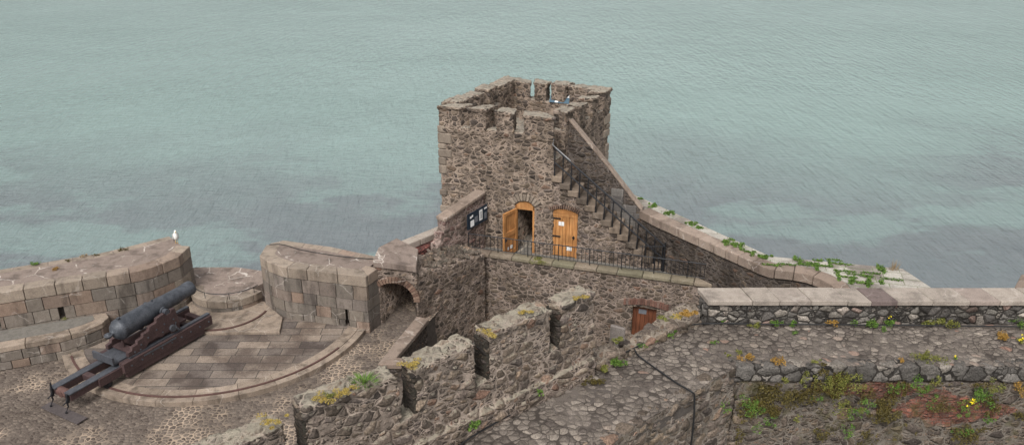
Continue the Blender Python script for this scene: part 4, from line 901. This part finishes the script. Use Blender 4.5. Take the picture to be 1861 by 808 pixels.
# ------------------------------------------------------------------ cables
def cable(name, label, pts, r, k=6, cat='cable'):
    q = smoothpath([Vector(p) for p in pts], k); bm = newbm(); tube(bm, q, r, 6); o = Vector(pts[0])
    return tag(link(name, bm, M['cable'], None, True, origin=o), label, cat)
z = ZW + .07
cable('cable', 'black cable lying along the foot of both walls beside the walk', [P(840, 808, z) + Vector((-.3, -.3, 0)), P(870, 785, z), P(955, 738, z), P(1045, 692, z), P(1085, 668, z), P(1152, 632, z), P(1200, 612, z), P(1240, 596, z), P(1278, 587.5, z), P(1400, 588.5, z), P(1600, 590, z), P(1861, 593, z), P(1990, 594, z)], .018)
e_ = P(1258, 712, ZW + .06)
cable('cable', 'black cable crossing the cobbled walk and hanging down the retaining face', [P(1152, 632, z), P(1160, 645, z), P(1185, 664, z), P(1225, 692, z), P(1250, 707, z), e_, PL(1262, 720, (1.87, 12.82), (4.93, 15.42)), PL(1261, 760, (1.87, 12.76), (4.93, 15.36)), PL(1256, 808, (1.87, 12.76), (4.93, 15.36)), PL(1252, 860, (1.87, 12.76), (4.93, 15.36))], .02)
cable('cable', 'thin dark cable running along the top of the block-like granite parapet', [P(489, 444, 8.02), P(514, 444, 8.02), P(545, 453, 8.02), P(590, 461, 8.02), P(625, 466, 8.02), P(687, 471, 8.02)], .012)

# ------------------------------------------------------------------ plants
def clump(name, label, cat, p, r, n, mat, leaf=.035, flat=.6, up=Vector((0, 0, 1)), group=None, petals=0, kind=None, seed=0):
    rr = random.Random(seed or int(p[0] * 977 + p[1] * 131)); bm = newbm(); up = up.normalized()
    side = up.cross(Vector((.3, .2, 1))).normalized() if abs(up.z) < .9 else Vector((1, 0, 0)); fw = up.cross(side)
    def put(q, s, sl, t):
        n_ = Vector((rr.gauss(0, 1), rr.gauss(0, 1), rr.gauss(0, 1))) + up * 1.0; n_.normalize(); a = n_.orthogonal().normalized(); b = n_.cross(a)
        k = rr.uniform(0, 6.28); a, b = a * math.cos(k) + b * math.sin(k), -a * math.sin(k) + b * math.cos(k)
        vs = [bm.verts.new(q + a * s), bm.verts.new(q + b * s * .6), bm.verts.new(q - a * s * .8), bm.verts.new(q - b * s * .6)]
        f = bm.faces.new(vs); f.material_index = sl; paint(bm, [f], (t, t, t))
    lobes = [(rr.gauss(0, .5), rr.gauss(0, .42), rr.uniform(.15, .5)) for _ in range(9)]
    for i in range(n):
        lx, ly, lr = rr.choice(lobes); a = rr.uniform(0, 6.28); d = rr.random() ** .5 * lr; h = rr.random() * (1 - d / (lr + .01) * .7)
        q = side * (lx + math.cos(a) * d) * r + fw * (ly + math.sin(a) * d) * r + up * (h * r * flat)
        put(q, leaf * rr.uniform(.5, 1.3), 0, rr.random())
    for i in range(petals):
        q = side * rr.gauss(0, .35) * r + fw * rr.gauss(0, .35) * r + up * r * flat * rr.uniform(.9, 1.5)
        for j in range(6): put(q + Vector((rr.gauss(0, .01), rr.gauss(0, .01), rr.gauss(0, .01))), .019, 1, rr.random())
    o = link(name, bm, M[mat], None, mats=[M[mat], M['yell']]); o.location = p; tag(o, label, cat, group, kind); return o
def tuft(name, label, p, r, n, mat, hgt=.12, group=None):
    rr = random.Random(int(p[0] * 317 + p[1] * 71)); bm = newbm()
    for i in range(n):
        a = rr.uniform(0, 6.28); d = rr.random() * r; b = Vector((math.cos(a) * d, math.sin(a) * d, 0)); t_ = b * (1 + rr.random()) + Vector((rr.gauss(0, .02), rr.gauss(0, .02), hgt * rr.uniform(.5, 1.1))); s = Vector((-math.sin(a), math.cos(a), 0)) * .008
        f = bm.faces.new([bm.verts.new(b - s), bm.verts.new(b + s), bm.verts.new(t_)]); k = rr.random(); paint(bm, [f], (k, k, k))
    o = link(name, bm, M[mat]); o.location = p; return tag(o, label, 'grass tuft', group)
UPW = Vector((0, -1, .35)); gW = 'weeds along the foot of the walk parapet'
z = ZW + .04
for u, v, r, m_, lab, pet in ((1313, 583, .09, 'leaf', 'small green weed at the foot of the walk parapet, nearest its left end', 0), (1371, 592, .13, 'leafy', 'yellowish green weed at the foot of the walk parapet, second from its left end', 0), (1411, 588, .15, 'leaf', 'low green weed spreading by the cable, left of a taller twin', 0), (1441, 588, .13, 'leaf', 'green weed beneath the parapet with a trail of leaves down the cobbles', 0),
                         (1511, 588, .15, 'mosso', 'orange and green weed at the parapet foot between two green ones', 0), (1580, 591, .26, 'leaf', 'largest bushy green weed in the middle of the parapet foot', 0), (1618, 586, .16, 'leaf', 'green weed with a single yellow flower at the parapet foot', 2), (1722, 588, .26, 'leafy', 'long low pale green weed at the parapet foot, right of the yellow flower', 0), (1690, 588, .14, 'leafy', 'small pale weed left of the long low one at the parapet foot', 0), (1853, 584, .26, 'leaf', 'tall leafy green weed by the right edge at the parapet foot', 0)):
    clump('weed', lab, 'weed', P(u, v, z), r, int(260 * (r / .15) ** 1.5), m_, .024, .7, group=gW, petals=pet)
gE = 'weeds and moss growing on the cobbled walk'
for u, v, r, m_, lab, pet in ((1357, 650, .18, 'mosso', 'orange-brown tuft on the walk edge above the inner corner', 0), (1342, 640, .10, 'leafy', 'yellow-green weed just left of the orange-brown tuft', 0), (1419, 656, .17, 'mosso', 'rounded orange cushion of moss on the walk edge', 0), (1481, 656, .10, 'leafy', 'thin mossy weed right of the orange moss cushion', 0), (1639, 655, .10, 'mosso', 'small orange tuft left of the big pale bush on the walk edge', 0),
                         (1689, 652, .27, 'leafy', 'big pale green feathery bush on the walk edge', 0), (1737, 650, .06, 'leaf', 'tiny plant with yellow flower right of the pale feathery bush', 2), (1823, 613, .22, 'mosso', 'flat orange-brown moss on the cobbles near the right edge', 0), (1855, 620, .12, 'leafy', 'yellow-flowered weed on the cobbles at the right edge', 5), (1299, 622, .08, 'leaf', 'small green sprig in the seam of the walk below the parapet end', 0), (1324, 645, .08, 'leafy', 'pale sprig lower in the walk seam', 0),
                         (1084, 695, .22, 'mossd', 'dull green moss stain on the cobbles beside the last merlon', 0), (1445, 605, .07, 'leaf', 'lower sprig of the leaf trail on the cobbles', 0)):
    flat = .15 if m_ == 'mossd' else .6
    clump('moss_cushion' if 'moss' in lab else 'weed', lab, 'moss' if 'moss' in lab else 'weed', P(u, v, z), r, int(300 * (r / .15) ** 1.6), m_, .02, flat, group=gE, petals=pet)
gF = 'plants rooted in the retaining face'
for u, v, r, m_, lab, pet in ((1365, 736, .36, 'leaf', 'round leafy green plant low on the retaining face near the inner corner', 0), (1402, 746, .2, 'leaf', 'looser green plant just right of the round leafy one', 0), (1427, 690, .13, 'leafy', 'small yellow-green plant under the edge course, leftmost there', 0), (1470, 692, .2, 'leafy', 'ragged yellow-green plant under the edge course, left end of the hanging mass', 0), (1511, 690, .34, 'leafy', 'wide yellow-green plant in the middle of the hanging mass', 0), (1550, 692, .3, 'leafy', 'yellow-green plant at the right end of the hanging mass', 0),
                         (1535, 733, .28, 'leafy', 'yellowish plant hanging left of the dark moss pad', 0), (1553, 750, .2, 'leaf', 'green plant trailing below the yellowish one', 0), (1575, 731, .18, 'leaf', 'narrow green plant against the left of the dark moss pad', 0), (1635, 700, .17, 'leaf', 'green plant above the middle of the brick patch', 0), (1662, 697, .2, 'leaf', 'bluish green plant right above the brick patch', 0), (1686, 715, .22, 'leaf', 'green plant on the upper brick patch', 0), (1785, 720, .32, 'leaf', 'large green plant at the right top of the brick patch', 0),
                         (1764, 728, .15, 'leafy', 'plant with bright yellow flowers over the red brick', 9), (1752, 743, .2, 'leaf', 'dark green plant beneath the yellow flowers', 0), (1794, 762, .14, 'leaf', 'small green plant at the lower right corner of the brick', 0), (1751, 782, .18, 'leaf', 'green plant below the brick near the bottom edge', 0), (1482, 724, .13, 'leaf', 'small isolated green plant left of the brick', 0), (1812, 702, .2, 'leafy', 'pale yellow-green plant right of the large green one', 0), (1855, 706, .22, 'mosso', 'brownish plant at the right edge of the retaining face', 0), (1541, 786, .16, 'leaf', 'green plant growing out of the dark hole in the face', 0), (1318, 741, .13, 'leaf', 'little green plant on the return face beside the hanging cable', 0), (1400, 770, .12, 'leaf', 'tiny green plant low under the round leafy one', 0), (1450, 760, .1, 'leafy', 'tiny yellow-green sprig low on the face', 0), (1700, 690, .14, 'leafy', 'sparse yellow-green sprig right under the edge course above brick', 0)):
    p = PY(u, v, 15.40) if u > 1340 else PL(u, v, (1.87, 12.8), (4.93, 15.4))
    clump('wall_plant', lab, 'plant', p, r, int(170 * (r / .15) ** 1.7), m_, .019, .35, UPW, group=gF, petals=pet)
for u, v, r, lab in ((1395, 745, .5, 'long dark moss band under the round leafy plant'), (1510, 705, .5, 'dark moss beneath the yellow-green hanging mass'), (1605, 735, .38, 'brown-green moss pad in the middle of the brick'), (1640, 708, .2, 'small dark moss pad at the top of the brick'), (1800, 735, .25, 'dark moss behind the large green plant')):
    clump('moss_pad', lab, 'moss', PY(u, v, 15.38), r, int(1500 * (r / .4) ** 2), 'mossd', .024, .2, UPW, group='dark moss pads on the retaining face')
rr = random.Random(11); bm = newbm(); base = Vector((5, 15.4, 9))
for i in range(26000):
    q = Vector((rr.uniform(5.1, 13.5), 15.40 + rr.gauss(0, .025), rr.uniform(7.9, 9.62)))
    dens = noise.noise((q.x * 1.3 + 4, q.z * 2.0, 1)) + .6 * noise.noise((q.x * 5, q.z * 6, 7)) + (.12 if q.z > 9.1 else 0)
    if dens < .30 + rr.random() * .25: continue
    n_ = Vector((rr.gauss(0, .6), -1, rr.gauss(0, .6) + .4)).normalized(); a = n_.orthogonal(); b = n_.cross(a); s_ = rr.uniform(.008, .02)
    f = bm.faces.new([bm.verts.new(q + a * s_), bm.verts.new(q + b * s_), bm.verts.new(q - a * s_), bm.verts.new(q - b * s_)]); t_ = rr.random(); paint(bm, [f], (t_, t_, t_))
tag(link('creeping_plants', bm, M['mossd'], None, origin=base), 'tiny creeping leaves scattered over the retaining face', 'creeper', kind='stuff')
# moss and lichen on merlon tops
gM = 'moss on the merlon tops'
for u, v, zz, r, m_, lab in ((494, 763, 11.95, .2, 'mossy', 'bright yellow moss on the lowest left merlon'), (594, 722, 12.05, .2, 'mossy', 'yellow moss near the left end of the second merlon'), (628, 708, 12.07, .18, 'mossy', 'yellow-orange moss in the middle of the second merlon'), (605, 716, 12.07, .12, 'leafy', 'grey-green moss between two yellow pads on the second merlon'), (744, 661, 12.04, .2, 'mossy', 'orange-yellow moss at the left end of the third merlon'), (890, 606, 12.1, .17, 'mossy', 'yellow moss at the left end of the fourth merlon'), (955, 566, 12.1, .14, 'mossy', 'yellow moss towards the right of the fourth merlon'), (1056, 541, 12.05, .17, 'mossy', 'pale yellow moss on the last merlon')):
    clump('moss_cushion', lab, 'moss', P(u, v, zz), r, int(520 * (r / .15) ** 1.8), m_, .013, .10, group=gM)
tuft('grass_tuft', 'green grass on the right half of the second merlon', P(662, 694, 12.06), .2, 260, 'leaf', .06)
gL = 'weeds on the ruined low walls'
for u, v, zz, r, m_, lab in ((1122, 617, 10.35, .14, 'leafy', 'bright yellow-green moss on the first stub of ruined wall'), (1216, 606, 10.1, .16, 'leaf', 'green weed at the foot of the longer ruined wall, right one'), (1192, 616, 10.08, .14, 'leaf', 'green weed at the foot of the longer ruined wall, middle one'), (1170, 627, 10.06, .1, 'leaf', 'small dark green weed in the gap between the ruined walls'), (1116, 657, 10.1, .24, 'leaf', 'large green weed at the foot of the first stub'), (1099, 669, 10.1, .16, 'leafy', 'yellowish weed beside the large green one by the last merlon'), (1208, 577, 10.65, .13, 'leafy', 'yellow-green moss on the crest of the longer ruined wall'), (1229, 575, 10.65, .14, 'mossy', 'orange moss on the crest of the longer ruined wall'), (1256, 568, 10.75, .26, 'mosso', 'wide brown-yellow moss beside the coped parapet end')):
    clump('weed' if 'weed' in lab else 'moss_cushion', lab, 'weed' if 'weed' in lab else 'moss', P(u, v, zz), r, int(300 * (r / .15) ** 1.7), m_, .022, .5 if 'weed' in lab else .2, group=gL)
clump('weed', 'small green rosette on the ledge stones of the crenellated wall', 'weed', PL(982, 711, (-.5, 13.1), (1.8, 15.1)), .1, 120, 'leaf', .02, .5, Vector((.6, -.7, .4)))
clump('weed', 'green sprig at the bottom of the crenellated wall by the cable end', 'weed', PL(862, 772, (-.9, 12.8), (1.8, 15.1)), .13, 200, 'leaf', .022, .5, Vector((.6, -.7, .4)))
# battery parapet
for u, v, zz, r, m_, lab in ((64, 479, 8.02, .2, 'leaf', 'green weed near the left end of the long granite parapet'), (101, 488, 8.02, .16, 'mosso', 'faint yellow moss on the long granite parapet'), (121, 474, 8.02, .1, 'mossd', 'dark little tuft left of centre on the long granite parapet'), (153, 465, 8.02, .14, 'dry', 'dry straw tuft on the far edge of the long granite parapet'), (174, 463, 8.02, .1, 'mossd', 'small dark moss spot in the middle of the far edge'), (224, 454, 8.02, .17, 'mossd', 'dark green moss lump on the far edge nearest the gull'), (120, 578, 6.72, .15, 'leafy', 'yellow-green weed at the back of the low rounded ledge'), (142, 640, 6.0, .2, 'leafy', 'green weed beside the cannon slide at the ledge foot')):
    clump('weed', lab, 'weed', P(u, v, zz), r, int(150 * (r / .15) ** 1.7), m_, .022, .4, group='weeds on the gun battery')
# tufts on the curtain coping slope
for i, (u, v, lab) in enumerate(((1164, 361, 'topmost'), (1187, 374, 'second from the top'), (1216, 388, 'third from the top'), (1258, 407, 'fourth from the top'), (1272, 414, 'fifth from the top'), (1319, 438, 'sixth from the top'), (1338, 446, 'seventh from the top'), (1366, 460, 'eighth from the top'), (1385, 466, 'lowest before the bend'))):
    rr_ = [.12, .22, .22, .2, .17, .2, .28, .17, .24][i]
    q = P(u, v, 8.5); bb = clump('weed', lab + ' green weed on the sloping run of sea wall coping', 'weed', q, rr_, int(420 * (rr_ / .2) ** 1.6), 'leaf', .028, .35, group='green weeds on the curtain wall coping')
bm = newbm(); rr = random.Random(5); base = P(1500, 490, 8.49)
nodes_ = [(1402, 482), (1430, 481), (1454, 475), (1466, 482), (1484, 488), (1487, 474), (1499, 484), (1507, 478), (1528, 480), (1534, 493), (1541, 504), (1559, 500), (1576, 503), (1584, 497), (1597, 487), (1605, 490), (1601, 513), (1547, 513), (1577, 517), (1523, 501), (1621, 508), (1580, 510), (1563, 514), (1445, 470), (1475, 479), (1515, 473), (1550, 508)]
for u, v in nodes_:
    c_ = P(u, v, 8.49); an = .25 if rr.random() < .65 else 1.8; L_ = rr.uniform(.12, .38)
    for i in range(130):
        k = rr.uniform(-1, 1) * L_; q = c_ + Vector((math.cos(an) * k + rr.gauss(0, .035), -math.sin(an) * k + rr.gauss(0, .035), rr.random() * .05)); n_ = Vector((rr.gauss(0, 1), rr.gauss(0, 1), 1.2)).normalized(); a = n_.orthogonal(); b = n_.cross(a); s = rr.uniform(.010, .024)
        f = bm.faces.new([bm.verts.new(q + a * s), bm.verts.new(q + b * s), bm.verts.new(q - a * s), bm.verts.new(q - b * s)]); t_ = rr.random(); paint(bm, [f], (t_, t_, t_))
tag(link('ground_cover', bm, M['leaf'], None, origin=base), 'green plants filling the paving joints on the wide end of the sea wall', 'ground cover', kind='stuff')
tuft('grass_tuft', 'thin dry grass at the outer corner of the wide sea wall end', P(1624, 489, 8.49), .15, 60, 'dry', .35)
clump('weed', 'green moss on the middle of the terrace coping below the railing', 'moss', P(985, 473, 7.0), .35, 500, 'leafy', .02, .05)

# ------------------------------------------------------------------ light
w = bpy.data.worlds.new('World'); scene.world = w; w.use_nodes = True; nt = w.node_tree
sky = nt.nodes.new('ShaderNodeTexSky'); sky.sky_type = 'NISHITA'; sky.sun_disc = False; sky.sun_elevation = R(52); sky.sun_rotation = R(200); sky.dust_density = 4; sky.air_density = 1.0
hs = nt.nodes.new('ShaderNodeHueSaturation'); hs.inputs['Saturation'].default_value = .09; hs.inputs['Value'].default_value = 1.0
bg = nt.nodes['Background']; bg.inputs[1].default_value = .15
nt.links.new(sky.outputs[0], hs.inputs['Color']); nt.links.new(hs.outputs[0], bg.inputs[0])
sd = bpy.data.lights.new('sun', 'SUN'); sd.energy = 1.35; sd.angle = R(18); sd.color = (1, .97, .92); so = bpy.data.objects.new('sun', sd); col.objects.link(so)
d = Vector((math.sin(R(200)) * math.cos(R(52)), math.cos(R(200)) * math.cos(R(52)), math.sin(R(52))))
so.rotation_euler = d.to_track_quat('Z', 'Y').to_euler()
vs = scene.view_settings; vs.view_transform = 'Standard'; vs.look = 'None'; vs.gamma = 1; vs.exposure = .42
scene.render.film_transparent = False
scene.cycles.use_denoising = True
scene.cycles.max_bounces = 5
